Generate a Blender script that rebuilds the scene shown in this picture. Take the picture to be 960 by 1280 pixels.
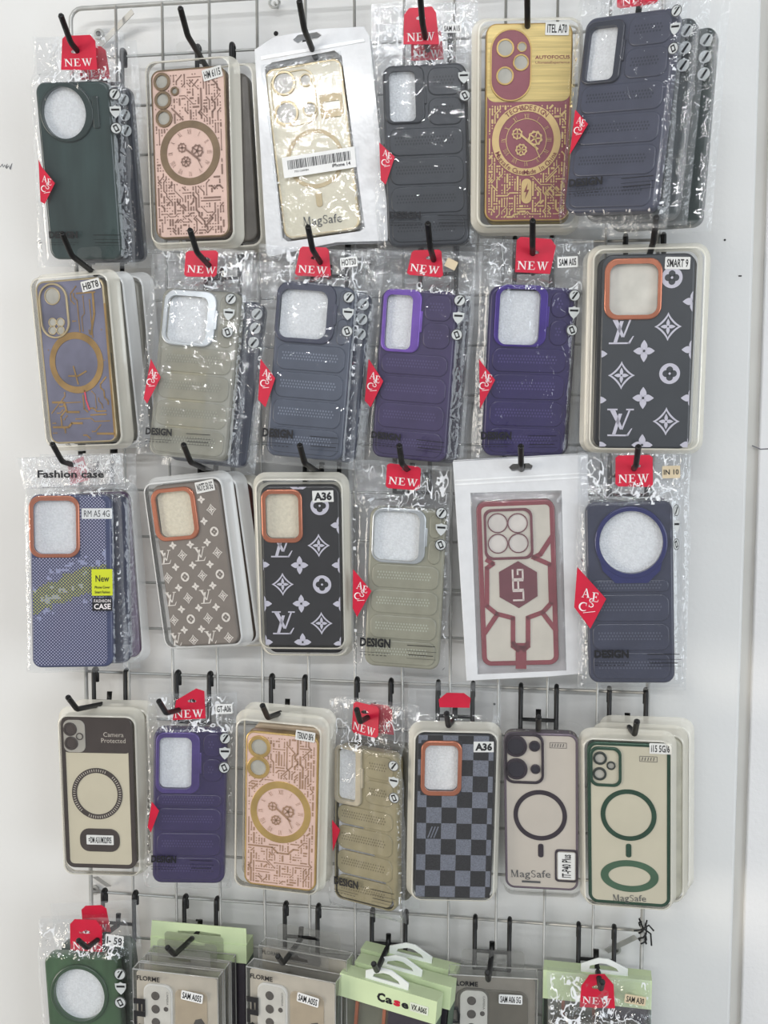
import bpy, math, random
import numpy as np
from mathutils import Vector, Matrix, noise
from mathutils.geometry import tessellate_polygon

for o in list(bpy.data.objects):
    bpy.data.objects.remove(o)
scene = bpy.context.scene
COL = scene.collection
R = math.radians

# ------------------------------------------------------------------ camera, world, lights
ZO = 1.75                                    # height of the wire grid's top edge above the floor
FPX = 1295.0                                 # focal length in pixels of the 960 x 1280 frame
CAMP = np.array([0.48875, -1.0559, ZO - 0.42964])
YAW, PITCH, ROLL = 0.149067, -0.084346, -0.00129


def rot(a, b, c):
    ca, sa = math.cos(a), math.sin(a)
    cb, sb = math.cos(b), math.sin(b)
    cc, sc = math.cos(c), math.sin(c)
    return (np.array([[ca, -sa, 0], [sa, ca, 0], [0, 0, 1]])
            @ np.array([[1, 0, 0], [0, cb, -sb], [0, sb, cb]])
            @ np.array([[cc, 0, sc], [0, 1, 0], [-sc, 0, cc]]))


CR = rot(YAW, PITCH, ROLL)
cd = bpy.data.cameras.new('camera')
cam = bpy.data.objects.new('camera', cd)
COL.objects.link(cam)
cd.sensor_fit = 'VERTICAL'
cd.sensor_height = 32.0
cd.lens = 32.0 * FPX / 1280.0
cd.clip_start = 0.02
m3 = np.stack([CR[:, 0], CR[:, 2], -CR[:, 1]], 1)
mw = Matrix([list(m3[i]) + [CAMP[i]] for i in range(3)] + [[0, 0, 0, 1]])
cam.matrix_world = mw
scene.camera = cam

world = bpy.data.worlds.new('world')
scene.world = world
world.use_nodes = True
bg = world.node_tree.nodes['Background']
bg.inputs[0].default_value = (0.93, 0.96, 1.0, 1)
bg.inputs[1].default_value = 0.30


def area(name, loc, target, sx, sy, power, col):
    d = bpy.data.lights.new(name, 'AREA')
    d.shape = 'RECTANGLE'
    d.size, d.size_y, d.energy, d.color = sx, sy, power, col
    o = bpy.data.objects.new(name, d)
    COL.objects.link(o)
    o.location = loc
    o.rotation_euler = (Vector(target) - Vector(loc)).to_track_quat('-Z', 'Y').to_euler()
    return o


area('added_tube_light', (0.9, -1.1, 2.75), (0.6, -0.1, 1.2), 1.5, 0.05, 2.2, (0.88, 0.94, 1.0))  # unseen tubes overhead, added to give the film sharp glints
area('added_tube_light', (0.1, -1.8, 2.75), (0.3, 0, 1.1), 1.5, 0.05, 5, (0.98, 0.99, 1.0))
area('added_tube_light', (0.5, -2.6, 2.75), (0.3, 0, 1.1), 1.5, 0.05, 6, (0.98, 0.99, 1.0))
area('added_tube_light', (0.2, -4.3, 2.7), (0.3, 0, 0.9), 2.4, 0.06, 48, (0.98, 0.99, 1.0))  # far tube added behind the camera as frontal fill
area('added_cool_light', (3.0, -2.5, 1.2), (0.5, 0, 1.0), 1.8, 1.8, 42, (0.87, 0.94, 1.0))  # unseen cool source, added to light the wall from the right
area('added_warm_light', (-3.4, -2.2, 0.7), (0.1, 0, 0.8), 1.4, 1.8, 80, (1.0, 0.92, 0.81))  # unseen warm source, added to brighten the wall from the left

vs = scene.view_settings
vs.view_transform = 'Standard'
vs.look = 'None'
vs.gamma = 1.0
vs.use_curve_mapping = False
vs.exposure = 0.06
try:
    scene.cycles.transparent_max_bounces = 32
    scene.cycles.max_bounces = 10
except Exception:
    pass


# ------------------------------------------------------------------ projection helpers (camera solved from the grid)
def ray(px, py):
    return CR @ np.array([(px - 480) / FPX, 1.0, (640 - py) / FPX])


def at(px, py, d):
    """world point on the plane d metres in front of the wire grid"""
    r = ray(px, py)
    t = (-d - CAMP[1]) / r[1]
    return CAMP + r * t


def project(P):
    d = (np.asarray(P) - CAMP) @ CR
    return np.stack([480 + FPX * d[:, 0] / d[:, 1], 640 - FPX * d[:, 2] / d[:, 1]], 1)


# ------------------------------------------------------------------ materials
MATS = {}


def srgb(c):
    return tuple(((v / 255.0) / 12.92 if v / 255.0 <= 0.04045 else ((v / 255.0 + 0.055) / 1.055) ** 2.4) for v in c)


def mat(name, rgb=(200, 200, 200), rough=0.5, metal=0.0, var=0.06, vscale=60, bump=0.0, bscale=300,
        see=0.0, coat=0.0, aniso=None):
    """principled material with procedural tone variation, optional fine relief and see-through share"""
    if name in MATS:
        return MATS[name]
    m = bpy.data.materials.new(name)
    m.use_nodes = True
    nt = m.node_tree
    N, Lk = nt.nodes, nt.links
    b = N['Principled BSDF']
    out = N['Material Output']
    tc = N.new('ShaderNodeTexCoord')
    src = tc.outputs['Object']
    if aniso:
        mp = N.new('ShaderNodeMapping')
        mp.inputs['Scale'].default_value = aniso
        Lk.new(src, mp.inputs['Vector'])
        src = mp.outputs['Vector']
    nz = N.new('ShaderNodeTexNoise')
    nz.inputs['Scale'].default_value = vscale
    nz.inputs['Detail'].default_value = 3
    Lk.new(src, nz.inputs['Vector'])
    rp = N.new('ShaderNodeValToRGB')
    c = srgb(rgb)
    rp.color_ramp.elements[0].color = tuple(max(0, v * (1 - var * 1.6)) for v in c) + (1,)
    rp.color_ramp.elements[1].color = tuple(min(1, v * (1 + var * 1.6)) for v in c) + (1,)
    rp.color_ramp.elements[0].position = 0.3
    rp.color_ramp.elements[1].position = 0.7
    Lk.new(nz.outputs['Fac'], rp.inputs['Fac'])
    Lk.new(rp.outputs['Color'], b.inputs['Base Color'])
    b.inputs['Roughness'].default_value = rough
    b.inputs['Metallic'].default_value = metal
    if coat:
        b.inputs['Coat Weight'].default_value = coat
        b.inputs['Coat Roughness'].default_value = 0.08
    if bump:
        n2 = N.new('ShaderNodeTexNoise')
        n2.inputs['Scale'].default_value = bscale
        n2.inputs['Detail'].default_value = 3
        Lk.new(src, n2.inputs['Vector'])
        bp = N.new('ShaderNodeBump')
        bp.inputs['Strength'].default_value = bump
        bp.inputs['Distance'].default_value = 0.002
        Lk.new(n2.outputs['Fac'], bp.inputs['Height'])
        Lk.new(bp.outputs['Normal'], b.inputs['Normal'])
    if see:
        tr = N.new('ShaderNodeBsdfTransparent')
        tr.inputs[0].default_value = tuple(0.55 + 0.45 * v for v in c) + (1,)
        mx = N.new('ShaderNodeMixShader')
        mx.inputs[0].default_value = see
        Lk.new(b.outputs[0], mx.inputs[1])
        Lk.new(tr.outputs[0], mx.inputs[2])
        Lk.new(mx.outputs[0], out.inputs['Surface'])
    MATS[name] = m
    return m


def film(name, rgb=(255, 255, 255), haze=0.05, gloss=1.0, rough=0.08, bump=0.35, bscale=90, tint=0.98, depth=0.004, painted_glint=0.0, gate=0.55):
    """thin clear plastic: see-through, mirror glints by Fresnel, a little milkiness"""
    if name in MATS:
        return MATS[name]
    m = bpy.data.materials.new(name)
    m.use_nodes = True
    nt = m.node_tree
    N, Lk = nt.nodes, nt.links
    N.remove(N['Principled BSDF'])
    out = N['Material Output']
    c = srgb(rgb)
    tr = N.new('ShaderNodeBsdfTransparent')
    tr.inputs[0].default_value = tuple(tint * (0.7 + 0.3 * v) for v in c) + (1,)
    df = N.new('ShaderNodeBsdfDiffuse')
    df.inputs[0].default_value = c + (1,)
    gl = N.new('ShaderNodeBsdfGlossy')
    gl.inputs[0].default_value = (1, 1, 1, 1)
    gl.inputs['Roughness'].default_value = rough
    tc = N.new('ShaderNodeTexCoord')
    nz = N.new('ShaderNodeTexNoise')
    nz.inputs['Scale'].default_value = bscale
    nz.inputs['Detail'].default_value = 2.5
    nz.inputs['Distortion'].default_value = 0.8
    Lk.new(tc.outputs['Object'], nz.inputs['Vector'])
    bp = N.new('ShaderNodeBump')
    bp.inputs['Strength'].default_value = bump
    bp.inputs['Distance'].default_value = depth
    Lk.new(nz.outputs['Fac'], bp.inputs['Height'])
    Lk.new(bp.outputs['Normal'], gl.inputs['Normal'])
    fr = N.new('ShaderNodeLayerWeight')          # Schlick reflectance, the same from either side of the film
    fr.inputs['Blend'].default_value = 0.5
    Lk.new(bp.outputs['Normal'], fr.inputs['Normal'])
    pw = N.new('ShaderNodeMath')
    pw.operation = 'POWER'
    pw.inputs[1].default_value = 4.0
    Lk.new(fr.outputs['Facing'], pw.inputs[0])
    mu = N.new('ShaderNodeMath')
    mu.operation = 'MULTIPLY_ADD'
    mu.use_clamp = True
    mu.inputs[1].default_value = 0.8 * gloss
    mu.inputs[2].default_value = 0.045 * gloss
    Lk.new(pw.outputs[0], mu.inputs[0])
    m1 = N.new('ShaderNodeMixShader')
    m1.inputs[0].default_value = haze
    Lk.new(tr.outputs[0], m1.inputs[1])
    Lk.new(df.outputs[0], m1.inputs[2])
    if painted_glint:                                   # white lines painted into the film in place of crease glints
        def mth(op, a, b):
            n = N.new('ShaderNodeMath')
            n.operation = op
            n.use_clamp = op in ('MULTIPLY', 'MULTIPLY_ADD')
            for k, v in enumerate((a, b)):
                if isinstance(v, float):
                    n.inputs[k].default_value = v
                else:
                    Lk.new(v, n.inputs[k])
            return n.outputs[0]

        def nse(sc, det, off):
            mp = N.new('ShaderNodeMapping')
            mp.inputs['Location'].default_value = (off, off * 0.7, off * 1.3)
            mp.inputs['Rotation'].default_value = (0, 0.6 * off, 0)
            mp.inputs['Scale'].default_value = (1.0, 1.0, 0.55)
            oi = N.new('ShaderNodeObjectInfo')   # painted lines differ from bag to bag
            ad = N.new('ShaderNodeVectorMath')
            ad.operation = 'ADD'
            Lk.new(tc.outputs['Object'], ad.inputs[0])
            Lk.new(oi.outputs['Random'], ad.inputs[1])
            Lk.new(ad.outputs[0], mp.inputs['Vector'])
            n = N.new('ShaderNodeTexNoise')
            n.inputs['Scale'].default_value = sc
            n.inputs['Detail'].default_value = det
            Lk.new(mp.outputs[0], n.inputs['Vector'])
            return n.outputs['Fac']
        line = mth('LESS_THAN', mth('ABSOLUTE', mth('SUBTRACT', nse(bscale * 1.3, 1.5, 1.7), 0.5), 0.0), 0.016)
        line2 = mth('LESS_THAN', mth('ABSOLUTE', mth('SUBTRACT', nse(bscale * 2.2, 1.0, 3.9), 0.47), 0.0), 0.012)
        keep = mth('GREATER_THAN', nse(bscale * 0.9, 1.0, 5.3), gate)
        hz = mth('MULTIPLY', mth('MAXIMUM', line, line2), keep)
        hz = mth('ADD', mth('MULTIPLY', hz, painted_glint), haze)
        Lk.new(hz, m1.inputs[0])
    m2 = N.new('ShaderNodeMixShader')
    Lk.new(mu.outputs[0], m2.inputs[0])
    Lk.new(m1.outputs[0], m2.inputs[1])
    Lk.new(gl.outputs[0], m2.inputs[2])
    Lk.new(m2.outputs[0], out.inputs['Surface'])
    MATS[name] = m
    return m


WHITE = mat('white_label', (232, 232, 230), 0.5, var=0.02)
BLACK = mat('black_ink', (22, 22, 26), 0.55, var=0.05)
GREYINK = mat('grey_ink', (95, 92, 90), 0.55)
RED = mat('red_card', (200, 22, 56), 0.45, var=0.05)
TAGWHITE = mat('tag_white', (240, 232, 232), 0.5, var=0.01)
FOAM = mat('white_foam', (226, 228, 230), 0.8, var=0.05, vscale=500, bump=0.7, bscale=600)
CREAMFOAM = mat('cream_foam', (214, 208, 190), 0.8, var=0.05, vscale=300, bump=0.5, bscale=400)
COPPER = mat('copper_metal', (200, 126, 98), 0.24, 0.6, var=0.06, coat=0.3)
GOLD = mat('gold_foil', (204, 172, 108), 0.28, 0.5, var=0.12, vscale=30)
PALEGOLD = mat('pale_gold', (192, 176, 142), 0.3, 0.45, var=0.1)
BRONZE = mat('bronze_print', (132, 112, 88), 0.35, 0.4, var=0.1)
SILVER = mat('silver_plastic', (196, 200, 202), 0.22, 0.5, var=0.06)
STEEL = mat('coated_steel', (186, 186, 182), 0.38, 0.35, var=0.06)
HOOKBLACK = mat('black_hook_coating', (15, 15, 16), 0.48, var=0.15)
BAG = film('clear_poly_bag', (250, 252, 255), 0.012, 1.1, 0.07, 0.38, 60)
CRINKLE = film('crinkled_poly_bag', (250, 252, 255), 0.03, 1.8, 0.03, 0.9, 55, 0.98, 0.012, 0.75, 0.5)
SEAM = film('bag_seam', (245, 248, 250), 0.09, 1.3, 0.12, 0.3, 200)
CLEAR = film('clear_sheet', (250, 250, 248), 0.008, 0.8, 0.05, 0.08, 25)
PVC = film('clear_box_pvc', (232, 232, 228), 0.05, 1.3, 0.12, 0.15, 20, 0.93)
PVCEDGE = film('clear_box_edge', (236, 236, 232), 0.4, 1.4, 0.15, 0.1, 40, 0.93)
TRAY = film('milky_tray', (250, 246, 232), 0.55, 1.1, 0.18, 0.1, 30, 0.97)
TRAYW = film('white_tray', (248, 249, 248), 0.58, 1.1, 0.18, 0.1, 30, 0.97)
POUCH = mat('white_pouch_film', (232, 233, 235), 0.28, var=0.03, bump=0.9, bscale=42, see=0.15, coat=0.5)
BADGE = mat('badge_white', (196, 200, 200), 0.4, var=0.03)


# ------------------------------------------------------------------ mesh builder
class MB:
    def __init__(self):
        self.v, self.f, self.m, self.s = [], [], [], []

    def face(self, idx, mi=0, smooth=False):
        self.f.append(tuple(idx))
        self.m.append(mi)
        self.s.append(smooth)

    def loop(self, pts, y):
        b = len(self.v)
        self.v += [(p[0], y, p[1]) for p in pts]
        return list(range(b, b + len(pts)))

    def bridge(self, a, b, mi=0, smooth=True):
        n = len(a)
        for i in range(n):
            j = (i + 1) % n
            self.face((a[i], b[i], b[j], a[j]), mi, smooth)

    def cap(self, outer, holes, y, mi=0, flip=False):
        loops = [[Vector((p[0], p[1], 0)) for p in outer]] + [[Vector((p[0], p[1], 0)) for p in h] for h in holes]
        flat = [p for l in loops for p in l]
        b = len(self.v)
        self.v += [(p.x, y, p.y) for p in flat]
        for t in tessellate_polygon(loops):
            a, c, d = (flat[i] for i in t)
            ar = (c.x - a.x) * (d.y - a.y) - (c.y - a.y) * (d.x - a.x)
            t = list(t)
            if (ar < 0) != flip:
                t.reverse()
            self.face([b + i for i in t], mi)

    def prism(self, outer, holes=(), yf=0.0, yb=0.01, bevel=0.0, mi=0, back=True):
        """solid plate: outline seen from the front, front at yf, back at yb (front has the smaller y)"""
        outer = ccw(outer)
        holes = [list(reversed(ccw(h))) for h in holes]
        fo = outer
        if bevel:
            n = 3
            prev = None
            for k in range(n + 1):
                a = math.pi / 2 * k / n
                pts = inset(outer, bevel * (1 - math.sin(a)))
                lp = self.loop(pts, yf + bevel * (1 - math.cos(a)))
                if prev:
                    self.bridge(prev, lp, mi)
                prev = lp
            fo = inset(outer, bevel)
            lb = self.loop(outer, yb)
            self.bridge(prev, lb, mi)
        else:
            a, b = self.loop(outer, yf), self.loop(outer, yb)
            self.bridge(a, b, mi, len(outer) > 10)
        for h in holes:
            a, b = self.loop(h, yf), self.loop(h, yb)
            self.bridge(a, b, mi, len(h) > 10)
        self.cap(fo, holes, yf, mi)
        if back:
            self.cap(outer, holes, yb, mi, True)
        return self

    def flat(self, poly, y, mi=0):
        self.cap(ccw(poly), [], y, mi)
        return self

    def tube(self, pts, r, n=8, mi=0, caps=True):
        pts = [Vector(p) for p in pts]
        rings = []
        up = Vector((0.13, 0.31, 0.94))
        for i, p in enumerate(pts):
            t = (pts[min(i + 1, len(pts) - 1)] - pts[max(i - 1, 0)]).normalized()
            if abs(t.dot(up)) > 0.95:
                up = Vector((1, 0.2, 0))
            u = t.cross(up).normalized()
            w = t.cross(u).normalized()
            up = -w if (-w).dot(up) > 0 else w
            u = t.cross(up).normalized()
            rr = r[i] if isinstance(r, (list, tuple)) else r
            b = len(self.v)
            self.v += [tuple(p + (u * math.cos(2 * math.pi * k / n) + up * math.sin(2 * math.pi * k / n)) * rr) for k in range(n)]
            rings.append(list(range(b, b + n)))
        for a, b in zip(rings, rings[1:]):
            self.bridge(a, b, mi)
        if caps:
            self.face(list(reversed(rings[0])), mi)
            self.face(rings[-1], mi)
        return self

    def box(self, x0, x1, y0, y1, z0, z1, mi=0):
        b = len(self.v)
        self.v += [(x, y, z) for x in (x0, x1) for y in (y0, y1) for z in (z0, z1)]
        for q in ((0, 1, 3, 2), (4, 6, 7, 5), (0, 4, 5, 1), (2, 3, 7, 6), (0, 2, 6, 4), (1, 5, 7, 3)):
            self.face([b + i for i in q], mi)
        return self

    def strip(self, pts, w, y, mi=0):
        for a, b in zip(pts, pts[1:]):
            dx, dz = b[0] - a[0], b[1] - a[1]
            L = math.hypot(dx, dz)
            if L < 1e-7:
                continue
            dx, dz = dx / L, dz / L
            e = w * 0.3
            nx, nz = -dz * w / 2, dx * w / 2
            self.flat([(a[0] - dx * e + nx, a[1] - dz * e + nz), (a[0] - dx * e - nx, a[1] - dz * e - nz),
                       (b[0] + dx * e - nx, b[1] + dz * e - nz), (b[0] + dx * e + nx, b[1] + dz * e + nz)], y, mi)
        return self

    def text(self, s, cx, cz, h, y, mi=0, angle=0.0, width=None, bold=0.0, serif=False, sx=1.0):
        """lettering centred on (cx, cz), capital height h, angle in radians"""
        V, F, w = text_geo(s, bold, serif)
        k = h
        kx = (width / w) if width else h * sx
        ca, sa = math.cos(angle), math.sin(angle)
        b = len(self.v)
        for (x, z) in V:
            X, Z = (x - w / 2) * kx, (z - 0.5) * k
            self.v.append((cx + X * ca - Z * sa, y, cz + X * sa + Z * ca))
        for f in F:
            self.face([b + i for i in f], mi)
        return self

    def build(self, name, mats, parent=None):
        me = bpy.data.meshes.new(name)
        me.from_pydata(self.v, [], self.f)
        for m in (mats if isinstance(mats, (list, tuple)) else [mats]):
            me.materials.append(m)
        me.polygons.foreach_set('material_index', self.m)
        me.polygons.foreach_set('use_smooth', self.s)
        me.update()
        o = bpy.data.objects.new(name, me)
        COL.objects.link(o)
        if parent is not None:
            o.parent = parent
        return o


def ccw(p):
    a = sum(p[i - 1][0] * p[i][1] - p[i][0] * p[i - 1][1] for i in range(len(p)))
    return list(p) if a > 0 else list(reversed(p))


def inset(p, d):
    if not d:
        return list(p)
    n = len(p)
    out = []
    for i in range(n):
        ax, az = p[i][0] - p[i - 1][0], p[i][1] - p[i - 1][1]
        bx, bz = p[(i + 1) % n][0] - p[i][0], p[(i + 1) % n][1] - p[i][1]
        la, lb = math.hypot(ax, az) or 1e-9, math.hypot(bx, bz) or 1e-9
        nx, nz = -az / la - bz / lb, ax / la + bx / lb
        q = nx * nx + nz * nz
        s = 2 * d / q if q > 0.4 else d
        out.append((p[i][0] + nx * s, p[i][1] + nz * s))
    return out


def rrect(x0, z0, x1, z1, r, n=6):
    r = min(r, (x1 - x0) / 2 - 1e-5, (z1 - z0) / 2 - 1e-5)
    pts = []
    for cx, cz, a0 in ((x1 - r, z0 + r, -90), (x1 - r, z1 - r, 0), (x0 + r, z1 - r, 90), (x0 + r, z0 + r, 180)):
        for k in range(n + 1):
            a = R(a0 + 90 * k / n)
            pts.append((cx + r * math.cos(a), cz + r * math.sin(a)))
    return pts


def rr(c, w, h, r, n=6):
    return rrect(c[0] - w / 2, c[1] - h / 2, c[0] + w / 2, c[1] + h / 2, r, n)


def ell(c, w, h, n=40, a0=0.0):
    return [(c[0] + w / 2 * math.cos(a0 + 2 * math.pi * k / n), c[1] + h / 2 * math.sin(a0 + 2 * math.pi * k / n)) for k in range(n)]


# ------------------------------------------------------------------ lettering
TXT = {}
SERIF = {
    'N': (0.86, [[(0.1, 0), (0.18, 0), (0.18, 1), (0.1, 1)], [(0.04, 1), (0.26, 1), (0.82, 0), (0.70, 0)],
                 [(0.70, 0), (0.78, 0), (0.78, 1), (0.70, 1)], [(0, 0), (0.28, 0), (0.28, 0.05), (0, 0.05)],
                 [(0, 0.95), (0.2, 0.95), (0.2, 1), (0, 1)], [(0.6, 0.95), (0.88, 0.95), (0.88, 1), (0.6, 1)]]),
    'E': (0.72, [[(0.1, 0), (0.26, 0), (0.26, 1), (0.1, 1)], [(0, 0), (0.66, 0), (0.66, 0.06), (0, 0.06)],
                 [(0, 0.94), (0.62, 0.94), (0.62, 1), (0, 1)], [(0.2, 0.48), (0.48, 0.48), (0.48, 0.55), (0.2, 0.55)],
                 [(0.6, 0), (0.66, 0), (0.7, 0.26), (0.66, 0.26)], [(0.57, 0.76), (0.61, 0.76), (0.62, 1), (0.56, 1)],
                 [(0.44, 0.4), (0.49, 0.4), (0.49, 0.63), (0.44, 0.63)]]),
    'W': (1.12, [[(0.06, 1), (0.24, 1), (0.42, 0), (0.34, 0)], [(0.34, 0), (0.40, 0), (0.62, 1), (0.55, 1)],
                 [(0.46, 1), (0.63, 1), (0.80, 0), (0.72, 0)], [(0.72, 0), (0.79, 0), (1.03, 1), (0.96, 1)],
                 [(0, 0.95), (0.3, 0.95), (0.3, 1), (0, 1)], [(0.42, 0.95), (0.7, 0.95), (0.7, 1), (0.42, 1)],
                 [(0.86, 0.95), (1.12, 0.95), (1.12, 1), (0.86, 1)]]),
    'A': (0.86, [[(0.08, 0), (0.14, 0), (0.47, 1), (0.40, 1)], [(0.36, 1), (0.48, 1), (0.82, 0), (0.64, 0)],
                 [(0.22, 0.3), (0.62, 0.3), (0.62, 0.36), (0.22, 0.36)], [(0, 0), (0.26, 0), (0.26, 0.05), (0, 0.05)],
                 [(0.54, 0), (0.88, 0), (0.88, 0.05), (0.54, 0.05)]]),
    'M': (1.04, [[(0.1, 0), (0.16, 0), (0.16, 1), (0.1, 1)], [(0.04, 1), (0.24, 1), (0.56, 0), (0.48, 0)],
                 [(0.48, 0), (0.54, 0), (0.84, 1), (0.78, 1)], [(0.78, 0), (0.94, 0), (0.94, 1), (0.78, 1)],
                 [(0, 0), (0.26, 0), (0.26, 0.05), (0, 0.05)], [(0.68, 0), (1.04, 0), (1.04, 0.05), (0.68, 0.05)]]),
    'I': (0.3, [[(0.1, 0), (0.2, 0), (0.2, 1), (0.1, 1)], [(0, 0), (0.3, 0), (0.3, 0.06), (0, 0.06)], [(0, 0.94), (0.3, 0.94), (0.3, 1), (0, 1)]]),
    'V': (0.8, [[(0.04, 1), (0.2, 1), (0.46, 0), (0.36, 0)], [(0.36, 0), (0.42, 0), (0.76, 1), (0.68, 1)]]),
    'X': (0.8, [[(0.04, 1), (0.22, 1), (0.76, 0), (0.58, 0)], [(0.04, 0), (0.12, 0), (0.74, 1), (0.66, 1)]]),
}


def arcpoly(cx, cz, r, a0, a1, w0, w1, n=9):
    P = []
    for k in range(n):
        a, b = a0 + (a1 - a0) * k / n, a0 + (a1 - a0) * (k + 1) / n
        wa = w0 + (w1 - w0) * math.sin(math.pi * k / n)
        wb = w0 + (w1 - w0) * math.sin(math.pi * (k + 1) / n)
        q = []
        for (t, w, s) in ((a, wa, 1), (b, wb, 1), (b, wb, -1), (a, wa, -1)):
            q.append((cx + (r + s * w / 2) * math.cos(t), cz + (r + s * w / 2) * math.sin(t)))
        P.append(q)
    return P


SERIF['C'] = (0.8, arcpoly(0.46, 0.5, 0.44, R(50), R(310), 0.05, 0.17, 12) + [[(0.68, 0.62), (0.73, 0.62), (0.74, 0.95), (0.69, 0.95)]])
SERIF['S'] = (0.62, arcpoly(0.31, 0.74, 0.21, R(30), R(235), 0.05, 0.1) + arcpoly(0.31, 0.26, 0.22, R(-150), R(55), 0.05, 0.1)
              + [[(0.1, 0.66), (0.2, 0.56), (0.5, 0.36), (0.43, 0.48)], [(0.1, 0.7), (0.14, 0.52), (0.3, 0.5), (0.3, 0.58)],
                 [(0.3, 0.42), (0.44, 0.32), (0.52, 0.34), (0.46, 0.46)],
                 [(0.5, 0.72), (0.54, 0.72), (0.55, 0.98), (0.51, 0.98)], [(0.07, 0.02), (0.11, 0.02), (0.12, 0.28), (0.08, 0.28)]])


def text_geo(s, bold=0.0, serif=False):
    key = (s, bold, serif)
    if key in TXT:
        return TXT[key]
    V, F = [], []
    if serif and all(ch in SERIF or ch == ' ' for ch in s):
        x = 0.0
        for ch in s:
            if ch == ' ':
                x += 0.4
                continue
            w, polys = SERIF[ch]
            for p in polys:
                p = ccw(p)
                b = len(V)
                V += [(q[0] + x, q[1]) for q in p]
                F.append(tuple(range(b, b + len(p))))
            x += w + 0.12
        res = (V, F, x - 0.12)
    else:
        cu = bpy.data.curves.new('lettering', 'FONT')
        cu.body = s
        cu.resolution_u = 2
        cu.offset = bold
        cu.fill_mode = 'FRONT'
        ob = bpy.data.objects.new('lettering', cu)
        me = bpy.data.meshes.new_from_object(ob)
        V = [(v.co.x, v.co.y) for v in me.vertices]
        F = [tuple(p.vertices) for p in me.polygons]
        if V:
            x0, x1 = min(v[0] for v in V), max(v[0] for v in V)
            k = 1 / 0.69
            V = [((v[0] - x0) * k, v[1] * k) for v in V]
            G = []
            for f in F:
                a = sum(V[f[i - 1]][0] * V[f[i]][1] - V[f[i]][0] * V[f[i - 1]][1] for i in range(len(f)))
                G.append(f if a > 0 else tuple(reversed(f)))
            F = G
            w = (x1 - x0) * k
        else:
            w = 1
        bpy.data.objects.remove(ob)
        bpy.data.curves.remove(cu)
        bpy.data.meshes.remove(me)
        res = (V, F, w)
    TXT[key] = res
    return res


def tag(o, label=None, cat=None, group=None, kind=None):
    if label:
        o['label'] = label
    if cat:
        o['category'] = cat
    if group:
        o['group'] = group
    if kind:
        o['kind'] = kind
    return o


def empty(name, mtx):
    o = bpy.data.objects.new(name, None)
    o.empty_display_size = 0.01
    COL.objects.link(o)
    o.matrix_world = mtx
    return o


# ------------------------------------------------------------------ packages: pose from the four corners of the case
def corners(q):
    w, h = q[6], q[7]
    Rm = rot(q[3], q[4], q[5])
    L = np.array([[-w / 2, 0, h / 2], [w / 2, 0, h / 2], [w / 2, 0, -h / 2], [-w / 2, 0, -h / 2]])
    return q[:3] + L @ Rm.T


def solve(quad, d0=.05):
    quad = np.array(quad, float)

    def rs(q):
        r = ((project(corners(q)) - quad) / 1.5).ravel()
        pr = np.array([(q[1] + d0) / .012, q[3] / .12, (q[4] - .09) / .07, (q[6] - .0765) / .0025, (q[7] - .164) / .005])
        return np.concatenate([r, pr])
    c = quad.mean(0)
    q = np.array([*at(c[0], c[1], d0), 0, .09, 0, .0765, .164])
    lam = 1e-3
    for it in range(40):
        r = rs(q)
        J = np.stack([(rs(q + np.eye(8)[k] * 1e-6) - r) / 1e-6 for k in range(8)], 1)
        A = J.T @ J
        s = np.linalg.solve(A + lam * np.diag(np.diag(A)), -J.T @ r)
        if (rs(q + s) ** 2).sum() < (r ** 2).sum():
            q = q + s
            lam *= .4
        else:
            lam *= 4
    return q


class Pkg:
    """a packaged case; local axes: x right, z up, y towards the wall; case face on y = 0, origin at its bottom centre"""

    def __init__(self, name, label, group=None, quad=None, d0=.05, pose=None, cat='phone case'):
        q = solve(quad, d0) if pose is None else pose
        self.q = q
        self.w, self.h = q[6], q[7]
        self.R = rot(q[3], q[4], q[5])
        self.o = q[:3] - self.R[:, 2] * self.h / 2
        M = Matrix([list(self.R[i]) + [self.o[i]] for i in range(3)] + [[0, 0, 0, 1]])
        self.e = tag(empty(name, M), label, cat, group)
        c = project(corners(q))
        self.sx = self.w / (np.linalg.norm(c[1] - c[0]) + np.linalg.norm(c[2] - c[3])) * 2
        self.sz = self.h / (np.linalg.norm(c[3] - c[0]) + np.linalg.norm(c[2] - c[1])) * 2
        self.rim = None

    def L(self, px, py, off=0.0):
        r = self.R.T @ ray(px, py)
        p = self.R.T @ (CAMP - self.o)
        t = (off - p[1]) / r[1]
        p = p + r * t
        return (p[0], p[2])

    def P(self, pts, off=0.0):
        return [self.L(x, y, off) for x, y in pts]

    def shifted(self, dx, dy, dz, droll=0.0, dyaw=0.0):
        q = self.q.copy()
        q[:3] = q[:3] + self.R @ np.array([dx, dy, dz])
        q[5] += droll
        q[3] += dyaw
        return q

    def outline(self, r=0.0095):
        return rrect(-self.w / 2, 0, self.w / 2, self.h, r, 7)


def sticker(p, c, w, h, s, off=-0.0006, ang=0.0, bold=0.02, name='price_sticker', r=0.0008, ink=BLACK, paper=WHITE, th=0.62, parent=None):
    x, z = p.L(c[0], c[1], off)
    W, H = w * p.sx, h * p.sz
    ca, sa = math.cos(ang), math.sin(ang)
    pts = [(x + a * ca - b * sa, z + a * sa + b * ca) for a, b in rr((0, 0), W, H, r, 3)]
    o = MB().prism(pts, [], off, off + 0.0003).build(name, paper, parent or p.e)
    if s:
        MB().text(s, x, z, H * th, off - 0.00015, 0, ang, W * 0.84, bold).build('sticker_text', ink, o)
    return o


def foam(p, m=None, y=0.0032):
    i = 0.004
    return MB().prism(rrect(-p.w / 2 + i, i, p.w / 2 - i, p.h - i, 0.006), [], y, y + 0.002).build('foam_sheet', m or FOAM, p.e)


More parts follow.
